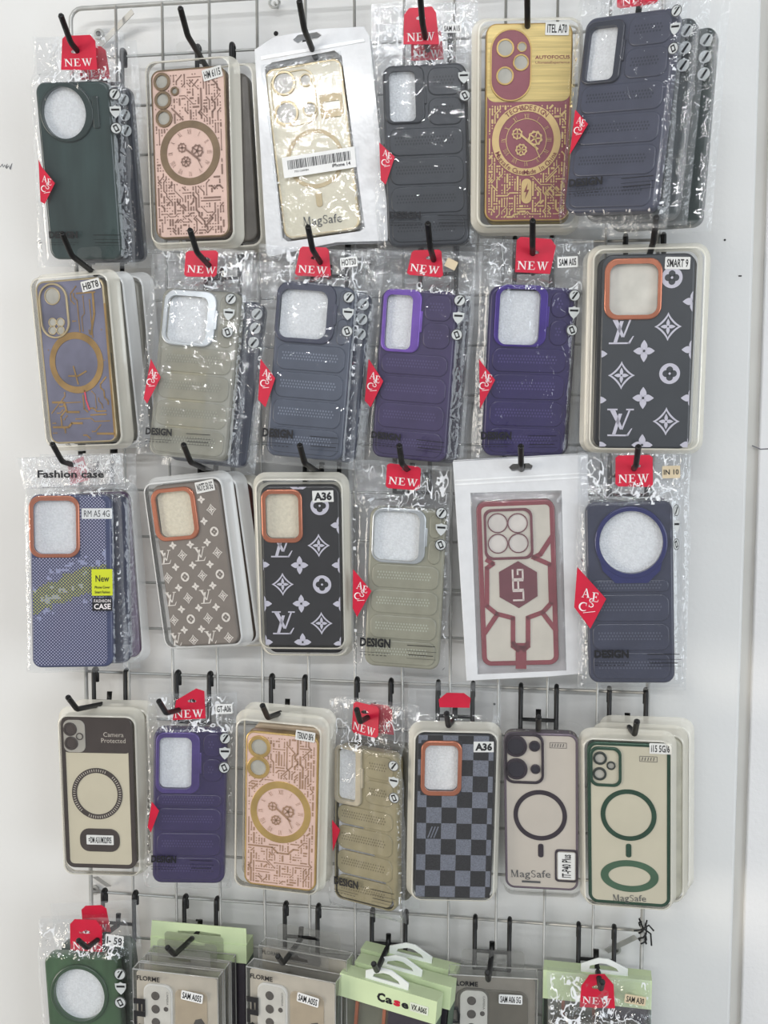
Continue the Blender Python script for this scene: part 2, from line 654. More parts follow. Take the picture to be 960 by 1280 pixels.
# ---- clear poly bag
def bag(p, quad, seed=0, crease=1.0, base=0.0045, top=-0.0042, name='clear_bag', lod=0, m=None):
    C = p.P(quad, 0.004)
    nu, nv = (34, 60) if lod == 0 else (12, 20)
    mb = MB()
    hw = p.w / 2
    idx = {}
    for j in range(nv + 1):
        t = j / nv
        for i in range(nu + 1):
            s = i / nu
            x = (C[0][0] * (1 - s) + C[1][0] * s) * (1 - t) + (C[3][0] * (1 - s) + C[2][0] * s) * t
            z = (C[0][1] * (1 - s) + C[1][1] * s) * (1 - t) + (C[3][1] * (1 - s) + C[2][1] * s) * t
            wob = noise.noise(Vector((x * 30, z * 30, seed * 3.1))) * 0.0025
            if i in (0, nu):
                x += wob
            if j in (0, nv):
                z += wob
            dx, dz = abs(x) - hw, abs(z - p.h / 2) - p.h / 2
            d = max(dx, dz, 0.0) if min(dx, dz) < 0 else math.hypot(max(dx, 0), max(dz, 0))
            k = max(0.0, 1 - d / 0.012)
            k = k * k * (3 - 2 * k)
            y = base + (top - base) * k
            q = Vector((x * 55, z * 40, seed * 7.7))
            n1 = abs(noise.noise(q)) + 0.5 * abs(noise.noise(q * 2.3)) + 0.3 * abs(noise.noise(q * 5.1))
            head = max(0.0, min(1.0, (z - p.h + 0.012) / 0.014))
            amp = (0.0006 + 0.0036 * head * max(0.25, 1 - (z - p.h) / 0.04) + 0.0012 * (1 - k)) * crease
            edge = min(s, 1 - s, t * 1.5, (1 - t) * 1.5) * 12
            y -= n1 * amp * min(1.0, edge)
            idx[i, j] = len(mb.v)
            mb.v.append((x, y, z))
    for j in range(nv):
        for i in range(nu):
            seam = i in (0, nu - 1) or j == nv - 1 or j == 0
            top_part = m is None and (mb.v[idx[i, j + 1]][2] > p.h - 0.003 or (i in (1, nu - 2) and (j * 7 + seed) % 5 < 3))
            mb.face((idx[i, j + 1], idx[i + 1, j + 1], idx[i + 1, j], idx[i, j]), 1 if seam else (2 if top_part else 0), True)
    # back sheet
    b = len(mb.v)
    mb.v += [(c[0], 0.0125, c[1]) for c in C]
    mb.face((b, b + 1, b + 2, b + 3), 0)
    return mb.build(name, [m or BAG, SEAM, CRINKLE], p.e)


def hang_tag(p, poly, hole, txt=None, th=9, tw=36, off=0.0015, ang=0.0):
    pts = p.P(poly, off)
    hc = p.L(hole[0], hole[1], off)
    hs = [(hc[0] + x * 0.0068 * 0.62, hc[1] + z * 0.0034 * 0.75) for x, z in
          ((-1, -0.5), (-0.45, -0.75), (0.45, -0.75), (1, -0.5), (1, 0.1), (0.45, 0.55), (0, 0.9), (-0.45, 0.55), (-1, 0.1))]
    if len(pts) == 4:
        q = ccw(pts)
        rnd = []
        for i in range(4):
            a, b, c = q[i - 1], q[i], q[(i + 1) % 4]
            for (o, f) in ((a, 0.08), (c, 0.08)):
                rnd.append((b[0] + (o[0] - b[0]) * f, b[1] + (o[1] - b[1]) * f))
        pts = rnd
    inside = all(min(a[0] for a in pts) < h[0] < max(a[0] for a in pts) and min(a[1] for a in pts) < h[1] < max(a[1] for a in pts) for h in hs)
    o = MB().prism(pts, [hs] if inside else [], off, off + 0.0004).build('hang_tag', RED, p.e)
    if txt:
        x, z = p.L(txt[0], txt[1], off)
        MB().text('NEW', x, z, th * p.sz, off - 0.0002, 0, ang, tw * p.sx, 0, True).build('tag_lettering', TAGWHITE, o)
    return o


def diamond(p, poly, off=-0.0052, letters=True):
    pts = p.P(poly, off)
    o = MB().prism(pts, [], off, off + 0.0003).build('red_sticker', RED, p.e)
    o['label'] = 'red folded CASE sticker'
    if letters:
        mb = MB()
        xs = [a[0] for a in pts]
        tip = max(pts, key=lambda a: a[0])
        W = max(xs) - min(xs)
        H = max(a[1] for a in pts) - min(a[1] for a in pts)
        k = H * 0.15
        for ch, fx, fz in (('A', 0.62, 0.10), ('E', 0.33, 0.03), ('C', 0.72, -0.12), ('S', 0.46, -0.06)):
            x = tip[0] - W * fx
            if x - k * 0.4 < min(xs):
                continue
            mb.text(ch, x, tip[1] + H * fz, k, off - 0.0002, 0, R(-8), None, 0, True)
        mb.strip([(tip[0] - W * 0.72, tip[1] - H * 0.22), (tip[0] - W * 0.35, tip[1] - H * 0.2)], 0.0005, off - 0.0002)
        if mb.v:
            mb.build('sticker_text', TAGWHITE, o)
    return o


def badges(p, cs, off=-0.0054, r=7.2, squeeze=1.0):
    for k, c in enumerate(cs):
        kind = k if len(cs) == 3 else k + 1
        x, z = p.L(c[0], c[1], off)
        rx, rz = r * p.sx * squeeze, r * p.sz
        if kind == 1:
            pts = [(x + a * rx, z + b * rz) for a, b in ((-0.95, 0.75), (-0.35, 0.8), (0, 1), (0.35, 0.8), (0.95, 0.75), (0.9, -0.05), (0.5, -0.7), (0, -1.15), (-0.5, -0.7), (-0.9, -0.05))]
        else:
            pts = ell((x, z), 2 * rx, 2 * rz, 18)
        o = MB().prism(pts, [], off, off + 0.0002).build('badge', BADGE, p.e)
        mb = MB()
        y = off - 0.00015
        if kind == 0:
            mb.flat([(x - rx * .5, z - rz * .55), (x - rx * .2, z - rz * .7), (x + rx * .6, z + rz * .55), (x + rx * .3, z + rz * .65)], y)
            mb.strip([(x - rx * .3, z + rz * .3), (x - rx * .05, z + rz * .55)], rx * .15, y)
        elif kind == 1:
            mb.strip([(x - rx * .6, z + rz * .25), (x + rx * .6, z + rz * .25)], rz * .35, y)
        else:
            a = R(25)
            q = [(-.38, -.6), (.38, -.6), (.38, .6), (-.38, .6)]
            f = lambda u, v: (x + (u * math.cos(a) - v * math.sin(a)) * rx, z + (u * math.sin(a) + v * math.cos(a)) * rz)
            mb.flat([f(u, v) for u, v in q], y)
            mb.flat([f(u * .5, v * .55) for u, v in q], y - 0.0001, 1)
        mb.cap(ell((x, z), 1.98 * rx, 1.98 * rz, 18), [ell((x, z), 1.74 * rx, 1.74 * rz, 18)], y, 0) if kind != 1 else None
        mb.build('badge_symbol', [BLACK, BADGE], o)


def design_print(p, x0x1y, h, off=-0.0056):
    x0, x1, y, y2 = x0x1y if len(x0x1y) == 4 else (*x0x1y, x0x1y[2])
    a, b = p.L(x0, y, off), p.L(x1, y2, off)
    ang = math.atan2(b[1] - a[1], b[0] - a[0])
    W = math.hypot(b[0] - a[0], b[1] - a[1])
    mb = MB()
    mb.text('DESIGN', (a[0] + b[0]) / 2, (a[1] + b[1]) / 2, h * p.sz, off, 0, ang, W, 0.045)
    ca, sa = math.cos(ang), math.sin(ang)
    H = h * p.sz

    def ln(u0, u1, v, w):
        mb.strip([(a[0] + u * W * ca + v * H * sa, a[1] + u * W * sa - v * H * ca) for u in (u0, u1)], w, off)
    ln(0.0, 1.0, 1.25, 0.0004)
    for k in range(7):
        ln(0.02 + k * 0.13, 0.09 + k * 0.13, 1.6, 0.0006)
    ln(1.55, 2.45, 0.05, 0.0007)
    ln(1.55, 2.5, 0.75, 0.0004)
    ln(1.6, 2.4, 1.25, 0.0007)
    ln(1.55, 2.5, 1.7, 0.0003)
    mb.build('design_print', BLACK, p.e)


# ---- quilted shock-proof case
def puffer(p, m, frame_m, hole, frame, shape='rect', pads=True, hinge=True, dot_m=None, lod=0, chin=None, foam_m=None):
    hc, hw, hh = p.L(hole[0], hole[1]), hole[2] * p.sx, hole[3] * p.sz
    fc, fw, fh = p.L(frame[0], frame[1]), frame[2] * p.sx, frame[3] * p.sz
    if shape == 'round':
        ho, fo = ell(hc, hw, hh, 44), ell(fc, fw, fh, 44)
    else:
        ho, fo = rr(hc, hw, hh, min(hw, hh) * 0.2, 6), rr(fc, fw, fh, min(fw, fh) * 0.22, 7)
    lo = 0.0015
    out = p.outline(0.010)
    body = MB().prism(out, [ho], 0.0, 0.0115, 0.0024).build('case_shell', m, p.e)
    foam(p, foam_m)
    yf = -0.0026
    fr = MB().prism(fo, [ho], yf, 0.0004, 0.0012).build('camera_frame', frame_m, p.e)
    if hinge:
        if shape == 'round':
            x = fc[0] + fw / 2
            MB().prism(rrect(x - 0.001, fc[1] - 0.015, x + 0.0055, fc[1] + 0.015, 0.002), [], -0.0018, 0.001, 0.0008).build('hinge', frame_m, p.e)
        else:
            x = fc[0] + fw / 2
            MB().prism(rrect(x - 0.0026, fc[1] - fh * 0.17, x + 0.0016, fc[1] + fh * 0.17, 0.0008), [], -0.0022, 0.001, 0.0006).build('hinge', frame_m, p.e)
    if chin:
        rx, rz = fw / 2 * .985, fh / 2 * .985
        arc = [(fc[0] + rx * math.cos(R(t)), fc[1] + rz * math.sin(R(t))) for t in range(208, 333, 8)]
        arc = arc + [(fc[0] + rx * .80, fc[1] - rz * .78), (fc[0] + rx * .45, fc[1] - rz * 1.13), (fc[0] - rx * .45, fc[1] - rz * 1.13), (fc[0] - rx * .80, fc[1] - rz * .78)]
        MB().prism(arc, [], -0.0022, 0.001).build('kickstand', frame_m, p.e)
    if pads:
        n = 6
        pitch = (p.h - 0.006) / n
        for k in range(n):
            z0, z1 = 0.003 + k * pitch + 0.0009, 0.003 + (k + 1) * pitch - 0.0009
            x0, x1 = -p.w / 2 + 0.0045, p.w / 2 - 0.0045
            if z1 > fc[1] - fh / 2 - 0.001:
                if shape == 'round' and z0 < fc[1] + fh / 2:
                    if fc[1] - fh / 2 - z0 < 0.006:
                        continue
                    z1 = fc[1] - fh / 2 - 0.0008
                elif z0 < fc[1] - fh / 2 - 0.006:
                    z1 = fc[1] - fh / 2 - 0.001
                else:
                    x0 = fc[0] + fw / 2 + 0.003
            if x1 - x0 < 0.009 or z1 - z0 < 0.004:
                continue
            mb = MB()
            mb.prism(rrect(x0, z0, x1, z1, min(0.008, (z1 - z0) * 0.45), 5), [], -0.0012, 0.0005, 0.0011, back=False)
            if lod == 0:
                rows = 3
                zc = (z0 + z1) / 2 + 0.001
                nd = int((x1 - x0 - 0.012) / 0.0028)
                for r_ in range(rows):
                    for i in range(nd):
                        xx = x0 + 0.006 + (i + 0.5 * (r_ % 2)) * 0.0028
                        zz = zc + (r_ - 1) * 0.0029
                        mb.flat([(xx + 0.00085 * math.cos(t * math.pi / 3), zz + 0.00105 * math.sin(t * math.pi / 3)) for t in range(6)], -0.00135, 1)
            mb.build('quilt_pad', [m, dot_m or m], p.e)
    return body


# ---- blister tray
def tray(p, quad, m=None, clear=True):
    m = m or TRAY
    C = p.P(quad, 0.012)
    x0 = min((C[0][0] + C[3][0]) / 2, -p.w / 2 - 0.0058)
    x1 = max((C[1][0] + C[2][0]) / 2, p.w / 2 + 0.0058)
    z1 = max((C[0][1] + C[1][1]) / 2, p.h + 0.0058)
    z0 = min((C[2][1] + C[3][1]) / 2, -0.0058)
    p.tr = (x0, x1, z0, z1)
    mb = MB()
    prof = [(0, .0132), (0, .0124), (.0020, .0122), (.0026, .0075), (.0036, .0072), (.0042, -.0018), (.0050, -.0032), (.0062, -.0034)]
    prev = None
    for d, y in prof:
        lp = mb.loop(rrect(x0 + d, z0 + d, x1 - d, z1 - d, 0.013 - d * 0.6, 7), y)
        if prev:
            mb.bridge(lp, prev, 0, True)
        prev = lp
    o = mb.build('blister_tray', m, p.e)
    d = 0.006
    if clear:
        MB().flat(rrect(x0 + d, z0 + d, x1 - d, z1 - d, 0.009, 6), -0.0034).build('clear_front', CLEAR, p.e)
    return o


def tab(p, c, w=40, h=22, y=0.0128):
    x, z = p.L(c[0], c[1], y)
    W, H = w * p.sx, h * p.sz
    pts = rr((x, z), W, H, 0.005)
    hole = [(x + a * 0.006, z + b * 0.003) for a, b in ((-1, -1), (1, -1), (1, 0), (0.35, 0.3), (0, 1), (-0.35, 0.3), (-1, 0))]
    MB().prism(pts, [hole], y, y + 0.0005).build('hang_tab', CLEAR, p.e)


def case_body(p, m, holes=(), r=0.0095, name='case_shell', bevel=0.002, yb=0.0105):
    return MB().prism(p.outline(r), [h for h in holes], 0.0, yb, bevel).build(name, m, p.e)


def border(p, m, wpx, r=0.0095, yf=-0.0004, name='edge_frame'):
    d = wpx * p.sx
    return MB().prism(p.outline(r), [rrect(-p.w / 2 + d, d, p.w / 2 - d, p.h - d, max(0.002, r - d), 7)], yf, 0.0105, 0.0012).build(name, m, p.e)


def B(p, f, off=0.0):
    c = p.L(f[0], f[1], off)
    return c, f[2] * p.sx, f[3] * p.sz


def ring(p, f, fi, m, yf=-0.0006, yb=0.0004, name='magnet_ring', bevel=0.0):
    c, w, h = B(p, f)
    c2, w2, h2 = B(p, fi)
    return MB().prism(ell(c, w, h, 56), [ell(c, w2, h2, 56)], yf, yb, bevel).build(name, m, p.e)


def lens_ring(p, c, d, m, t=0.17, glass=None, yf=-0.0016, name='lens_ring', parent=None):
    x, z = p.L(*c)
    w, h = d * p.sx, d * p.sz
    a = (w + h) / 2
    w = h = a
    o = MB().prism(ell((x, z), w, h, 28), [ell((x, z), w * (1 - 2 * t), h * (1 - 2 * t), 28)], yf, 0.0008, min(0.0006, w * t * 0.4)).build(name, m, parent or p.e)
    if glass:
        MB().flat(ell((x, z), w * (1 - 2 * t), h * (1 - 2 * t), 24), -0.0001).build('lens_opening', glass, o)
    return o


# ---- circuit tracery
def circuit(p, seed, zones, w=0.0012, pitch=0.0028, y=-0.00035, region=None, vert=0.7, count=1000):
    """zones: list of ('e'|'r', cx, cz, w, h) left free"""
    rnd = random.Random(seed)
    x0, x1, z0, z1 = region or (-p.w / 2 + 0.0045, p.w / 2 - 0.0045, 0.0045, p.h - 0.0045)
    nx, nz = int((x1 - x0) / pitch), int((z1 - z0) / pitch)
    used = set()

    def free(i, j):
        if not (0 <= i <= nx and 0 <= j <= nz) or (i, j) in used:
            return False
        x, z = x0 + i * pitch, z0 + j * pitch
        for k, cx, cz, ww, hh in zones:
            if k == 'e' and ((x - cx) / (ww / 2 + 0.0012)) ** 2 + ((z - cz) / (hh / 2 + 0.0012)) ** 2 < 1:
                return False
            if k == 'r' and abs(x - cx) < ww / 2 + 0.001 and abs(z - cz) < hh / 2 + 0.001:
                return False
        return True
    mb = MB()
    X = lambda n: (x0 + n[0] * pitch, z0 + n[1] * pitch)
    for _ in range(count):
        s = (rnd.randint(0, nx), rnd.randint(0, nz))
        if not free(*s):
            continue
        d = rnd.choice([(0, 1), (0, -1)]) if rnd.random() < vert else rnd.choice([(1, 0), (-1, 0)])
        path = [s]
        used.add(s)
        L = rnd.randint(5, 22)
        n = s
        dd = d
        while len(path) < L:
            if rnd.random() < 0.22:
                dd = (d[0] or rnd.choice([-1, 1]), d[1] or rnd.choice([-1, 1]))
            elif rnd.random() < 0.5:
                dd = d
            t = (n[0] + dd[0], n[1] + dd[1])
            if not free(*t):
                break
            path.append(t)
            used.add(t)
            n = t
        if len(path) < 2:
            mb.flat(ell(X(s), 0.0014, 0.0014, 8), y)
            continue
        pl = [X(a) for a in path]
        simp = [pl[0]]
        for a, b, c in zip(pl, pl[1:], pl[2:]):
            if abs((b[0] - a[0]) * (c[1] - b[1]) - (b[1] - a[1]) * (c[0] - b[0])) > 1e-9:
                simp.append(b)
        simp.append(pl[-1])
        ww = w * rnd.choice([0.7, 1, 1, 1.5])
        mb.strip(simp, ww, y)
        for e in (simp[0], simp[-1]):
            if rnd.random() < 0.75:
                mb.flat(ell(e, 0.0017, 0.0017, 8), y - 0.00004)
    return mb


def clock(p, c, rx, rz, m, ring_r=0.84):
    """printed watch works: roman hour marks, cogs and a hand"""
    mb = MB()
    y = -0.0007
    num = ['XII', 'I', 'II', 'III', 'IV', 'V', 'VI', 'VII', 'VIII', 'IX', 'X', 'XI']
    for k, s in enumerate(num):
        a = math.pi / 2 - k * math.pi / 6
        mb.text(s, c[0] + rx * ring_r * math.cos(a), c[1] + rz * ring_r * math.sin(a), rz * 0.18, y, 0, a - math.pi / 2, None, 0, True, 0.6)

    def cog(fx, fz, fr, spokes):
        cc = (c[0] + fx * rx, c[1] + fz * rz)
        r = fr * rx
        n = 36
        outer = [(cc[0] + (r * (1.0 if (i // 2) % 2 else 0.88)) * math.cos(2 * math.pi * i / n), cc[1] + (r * (1.0 if (i // 2) % 2 else 0.88)) * math.sin(2 * math.pi * i / n)) for i in range(n)]
        mb.cap(outer, [ell(cc, r * 1.4, r * 1.4, 20)], y)
        for i in range(spokes):
            a = 2 * math.pi * i / spokes
            mb.strip([cc, (cc[0] + r * 0.75 * math.cos(a), cc[1] + r * 0.75 * math.sin(a))], r * 0.18, y)
        mb.flat(ell(cc, r * 0.5, r * 0.5, 10), y)
    cog(-0.33, 0.22, 0.2, 4)
    cog(0.32, 0.06, 0.27, 5)
    cog(-0.18, -0.34, 0.22, 6)
    mb.strip([(c[0] - 0.2 * rx, c[1] + 0.18 * rz), (c[0] + 0.42 * rx, c[1] - 0.32 * rz)], rx * 0.07, y - 0.0001)
    mb.strip([(c[0] + 0.3 * rx, c[1] - 0.2 * rz), (c[0] + 0.5 * rx, c[1] - 0.62 * rz)], rx * 0.03, y - 0.0001)
    return mb.build('clock_print', m, p.e)


# ---- monogram ornaments as convex pieces in a unit box
def leaf(a, L=1.0, w=0.3):
    pts = []
    for k in range(9):
        t = k / 8
        pts.append((t * L, w * math.sin(math.pi * t) ** 0.8 * (0.45 + 0.55 * (1 - t))))
    pts += [(x, -z) for x, z in reversed(pts[1:-1])]
    ca, sa = math.cos(a), math.sin(a)
    return [(x * ca - z * sa, x * sa + z * ca) for x, z in pts]


def g_flower():
    return [(leaf(k * math.pi / 2, 1.0, 0.42), 0) for k in range(4)] + [(ell((0, 0), 0.24, 0.24, 10), 1)]


def g_star():
    P = []
    n = 8
    o, i_ = [], []
    for k in range(4):
        a = k * math.pi / 2
        for t in range(n):
            u = t / n
            x, z = (1 - u) ** 1.28, u ** 1.28
            s = 1.0 + 0.0 * u
            for arr, sc in ((o, 1.0), (i_, 0.77)):
                arr.append((sc * s * (x * math.cos(a) - z * math.sin(a)), sc * s * (x * math.sin(a) + z * math.cos(a))))
    m = len(o)
    for k in range(m):
        P.append(([o[k], o[(k + 1) % m], i_[(k + 1) % m], i_[k]], 0))
    P += [(leaf(k * math.pi / 2, 0.55, 0.17), 0) for k in range(4)]
    P += [(ell((0, 0), 0.14, 0.14, 8), 1)]
    return P


def g_round():
    P = [(ell((0, 0), 2, 2, 28), 0)]
    for k in range(4):
        a = k * math.pi / 2
        P.append((ell((0.36 * math.cos(a), 0.36 * math.sin(a)), 0.66, 0.66, 16), 1))
    P.append((ell((0, 0), 0.24, 0.24, 10), 2))
    return P


def g_letters():
    return [([(-0.95, 0.86), (-0.2, 0.86), (-0.2, 0.97), (-0.95, 0.97)], 0), ([(-0.78, 0.9), (-0.38, 0.9), (0.2, -0.42), (0.02, -0.52)], 0),
            ([(0.62, 0.92), (0.76, 0.92), (0.2, -0.52), (0.08, -0.48)], 0), ([(0.42, 0.86), (0.98, 0.86), (0.98, 0.97), (0.42, 0.97)], 0),
            ([(-0.12, 0.62), (0.14, 0.62), (-0.32, -0.9), (-0.58, -0.9)], 0), ([(-0.9, -0.98), (0.62, -0.98), (0.66, -0.86), (-0.9, -0.86)], 0),
            ([(0.42, -0.98), (0.62, -0.98), (0.9, -0.42), (0.82, -0.42)], 0)]


GL = {'f': g_flower(), 's': g_star(), 'o': g_round(), 'v': g_letters()}


def clip(poly, nx, nz, d):
    out = []
    for i in range(len(poly)):
        a, b = poly[i - 1], poly[i]
        da, db = a[0] * nx + a[1] * nz - d, b[0] * nx + b[1] * nz - d
        if da < 0 <= db or db < 0 <= da:
            t = da / (da - db)
            c = (a[0] + (b[0] - a[0]) * t, a[1] + (b[1] - a[1]) * t)
            if da < 0:
                out += [c, b]
            else:
                out.append(c)
        elif db >= 0:
            out.append(b)
    return out


def clip_rect(poly, x0, x1, z0, z1):
    for n, s, d in ((1, 0, x0), (-1, 0, -x1), (0, 1, z0), (0, -1, -z1)):
        if len(poly) < 3:
            return []
        poly = clip(poly, n, s, d)
    return poly if len(poly) > 2 else []


def monogram(p, items, void, ink, ground, off=-0.0003):
    """items: (glyph, px, py, rx px, rz px); void: local rectangle left blank for the camera"""
    e = 0.0014
    F = (-p.w / 2 + e, p.w / 2 - e, e, p.h - e)
    for g, px, py, rx, rz in items:
        x, z = p.L(px, py)
        rx, rz = rx * p.sx, rz * p.sz
        mb = MB()
        for poly, mi in GL[g]:
            q = ccw([(x + a * rx, z + b * rz) for a, b in poly])
            vx0, vx1, vz0, vz1 = void
            for reg in ((F[0], vx0, F[2], F[3]), (vx1, F[1], F[2], F[3]), (vx0, vx1, F[2], vz0), (vx0, vx1, vz1, F[3])):
                c = clip_rect(q, *reg)
                if c:
                    b0 = len(mb.v)
                    mb.v += [(a[0], off - 0.00012 * mi, a[1]) for a in c]
                    mb.face(range(b0, b0 + len(c)), 1 if mi == 1 else 0)
        if mb.v:
            mb.build('monogram_ornament', [ink, ground], p.e)


def camera_window(p, frame, hole, m=COPPER, fm=None, r=0.2, yf=-0.0024):
    """returns hole outline; builds the metal frame; foam fills it"""
    fc, fw, fh = B(p, frame)
    hc, hw, hh = B(p, hole)
    ho = rr(hc, hw, hh, min(hw, hh) * r, 6)
    fo = rr(fc, fw, fh, min(fw, fh) * (r + 0.03), 7)
    MB().prism(fo, [ho], yf, 0.001, 0.0011).build('camera_frame', m, p.e)
    foam(p, fm)
    return ho, (fc[0] - fw / 2, fc[0] + fw / 2, fc[1] - fh / 2, fc[1] + fh / 2)


# ================================================================== the setting
WY = 0.026
WALL = mat('white_painted_plaster', (226, 226, 224), 0.62, var=0.025, vscale=2.5, bump=0.12, bscale=160)
WALL2 = mat('white_painted_board', (232, 231, 230), 0.6, var=0.02, vscale=3, bump=0.25, bscale=220)
GROOVE = mat('grey_jointing_strip', (196, 194, 188), 0.6, var=0.05, vscale=8)
FLOOR = mat('grey_floor_tile', (150, 148, 145), 0.4, var=0.05, vscale=4)


def atw(px, py, y):
    return at(px, py, -y)


ex = np.mean([atw(959, 0, WY)[0], atw(925, 850, WY)[0], atw(907, 1280, WY)[0]])
ex2 = np.mean([atw(958, 400, WY)[0], atw(939, 850, WY)[0], atw(921.5, 1280, WY)[0]])
wl = MB().prism(rrect(-2.2, 0, ex, 2.9, 0.006, 3), [], WY, WY + 0.08, 0.003).build('wall_back', WALL)
tag(wl, 'white painted plaster wall behind the wire grid', kind='structure')
tr = MB().prism([(ex - 0.002, 0), (ex2 + 0.002, 0), (ex2 + 0.002, 2.9), (ex - 0.002, 2.9)], [], WY + 0.004, WY + 0.08).build('trim_1', GROOVE)
tag(tr, 'grey vertical jointing strip between two wall panels', kind='structure')
wr = MB().prism(rrect(ex2, 0, 2.6, 2.9, 0.004, 3), [], WY - 0.001, WY + 0.08, 0.002).build('wall_right', WALL2)
tag(wr, 'white wall panel right of the jointing strip', kind='structure')
fl = MB().box(-2.2, 2.6, -3.2, WY + 0.08, -0.06, 0.0).build('floor', FLOOR)
tag(fl, 'grey shop floor', kind='structure')

DARK = mat('dark_hole', (30, 28, 28), 0.8)
PENCIL = mat('pencil_grey', (120, 120, 125), 0.7)
for (px, py, r) in ((822, 1019, 0.0019), (345, 42, 0.0024), (906, 300, 0.001), (618, 880, 0.0012), (246, 1150, 0.0012)):
    c = atw(px, py, WY)
    MB().prism(ell((c[0], c[2]), 2 * r, 2 * r, 12), [], WY - 0.0006, WY + 0.001).build('screw_hole', DARK, wl)
c = atw(925, 345, WY)
MB().prism(rr((c[0], c[2]), 0.0032, 0.0012, 0.0004), [], WY - 0.0006, WY + 0.001).build('scuff', DARK, wl)
for pl in ([(0, 209), (3, 205), (4, 209), (6, 206), (7, 210), (9, 205), (8, 211), (11, 207), (12, 211), (15, 204), (13, 212)], [(46, 303), (50, 300), (48, 304), (53, 303)]):
    pts = [tuple(atw(x, y, WY - 0.0003)) for x, y in pl]
    MB().tube(pts, 0.00035, 5).build('pencil_mark', PENCIL, wl)
c0, c1 = atw(940, 557, WY - 0.001), atw(962, 561, WY - 0.001)
MB().tube([tuple(c0), tuple((c0 + c1) / 2 + np.array([0, 0, -0.002])), tuple(c1)], 0.0006, 5).build('paint_crack', PENCIL, wr)

# ------------------------------------------------------------------ wire grid, every wire a part
NX, NZ = 12, 22
grid = tag(empty('wire_grid_panel', Matrix.Translation((0.3, 0, ZO - NZ * 0.05))), 'grey wire mesh display grid fixed to the white wall', 'display grid')


def into(o, e):
    o.parent = e
    o.matrix_parent_inverse = e.matrix_world.inverted()
    return o


bpy.context.view_layer.update()
vm = MB().tube([(0, 0, -NZ * 0.05), (0, 0, 0)], 0.0015, 8).build('wire', STEEL, grid)
hm = MB().tube([(0, 0, 0), (NX * 0.05, 0, 0)], 0.0015, 8).build('wire', STEEL, grid)
first = {'v': True, 'h': True}


def wire(src, key, x, y, z):
    o = src if first[key] else src.copy()
    if not first[key]:
        COL.objects.link(o)
    first[key] = False
    o.parent = grid
    o.location = Vector((x, y, z)) - Vector((0.3, 0, ZO - NZ * 0.05))


for i in range(1, NX):
    wire(vm, 'v', i * 0.05, -0.0015, ZO)
for j in range(1, NZ):
    wire(hm, 'h', 0, 0.0015, ZO - j * 0.05)
fp = [(0, 0, -NZ * 0.05), (0, 0, -0.012)] + [(0.012 - 0.012 * math.cos(R(a)), 0, -0.012 + 0.012 * math.sin(R(a))) for a in (20, 45, 70, 90)]
W12 = NX * 0.05
fp = fp + [(W12 - x, y, z) for x, y, z in reversed(fp)]
o = MB().tube([(x - 0.3, y, z + NZ * 0.05) for x, y, z in fp], 0.0023, 10).build('frame_rod', STEEL, grid)


def bracket(label, pts, screw):
    a = [at(px, py, d) for px, py, d in pts]
    e = tag(empty('wall_bracket', Matrix.Translation(tuple(a[-1]))), label, 'bracket', 'brackets holding the wire grid')
    sub = lambda v: tuple(np.array(v) - a[-1])
    mb = MB()
    A, Bq = sub(a[0]), sub(a[1])
    dd = np.array([Bq[0] - A[0], 0, Bq[2] - A[2]])
    dd = dd / np.linalg.norm(dd) * 0.0028
    n = np.array([-dd[2], 0, dd[0]])
    b = len(mb.v)
    for P in (A, Bq):
        for s in (-1, 1):
            for y in (-0.0006, 0.0006):
                mb.v.append((P[0] + s * n[0], P[1] + y, P[2] + s * n[2]))
    for q in ((0, 4, 6, 2), (1, 3, 7, 5), (0, 1, 5, 4), (2, 6, 7, 3), (0, 2, 3, 1), (4, 5, 7, 6)):
        mb.face([b + i for i in q])
    mb.build('strap', STEEL, e)
    s = at(screw[0], screw[1], -WY + 0.002)
    sx = sub(s)
    m2 = MB()
    m2.prism(ell((sx[0], sx[2]), 0.011, 0.011, 20), [ell((sx[0], sx[2]), 0.005, 0.005, 14)], sx[1] - 0.002, sx[1], 0.0006)
    m2.build('washer', STEEL, e)
    m3_ = MB().prism(ell((sx[0], sx[2]), 0.0055, 0.0055, 12), [], sx[1] - 0.004, sx[1], 0.0012)
    m3_.build('screw_head', mat('dark_screw', (110, 108, 105), 0.35, 0.8), e)


bracket('slanted metal strap bracket at the top left corner of the grid', [(166, 14, 0.003), (124, 58, -0.022)], (124, 43))
bracket('small strap bracket at the lower left edge of the grid', [(119, 1096, 0.003), (136, 1108, -0.022)], (118, 1112))
bracket('strap bracket at the lower right corner of the grid', [(795, 1171, 0.003), (758, 1189, -0.022)], (770, 1186))
e0 = at(343, 3, -0.012)
se = MB()
se.tube([(0.0052 * math.cos(t * 0.42), 0, 0.0052 * math.sin(t * 0.42)) for t in range(16)], 0.0013, 7)
se.tube([(0, 0, 0), (0, 0.0138, 0)], 0.0013, 7)
o = se.build('screw_eye', STEEL)
o.location = tuple(e0)
tag(o, 'small steel screw eye in the wall under the top edge', 'screw eye')
wt = MB()
for k in range(3):
    ph = k * 2.1
    wt.tube([(0.004 * math.cos(ph + t * 0.9), -0.002 + 0.004 * math.sin(ph + t * 0.9), -0.012 + t * 0.0035 + 0.002 * math.sin(t + k)) for t in range(8)], 0.0009, 6)
wt.tube([(-0.009, -0.003, 0.002), (-0.002, -0.004, 0.004), (0.006, -0.003, 0.009), (0.011, -0.002, 0.003)], 0.0009, 6)
wt.tube([(-0.004, -0.004, 0.016), (0.0, -0.004, 0.006), (0.008, -0.003, 0.0), (0.009, -0.004, -0.012)], 0.0009, 6)
o = wt.build('wire_tie', HOOKBLACK)
o.location = (W12, -0.001, ZO - 19 * 0.05)
tag(o, 'twisted black wire tie at the lower right corner of the grid', 'wire tie')


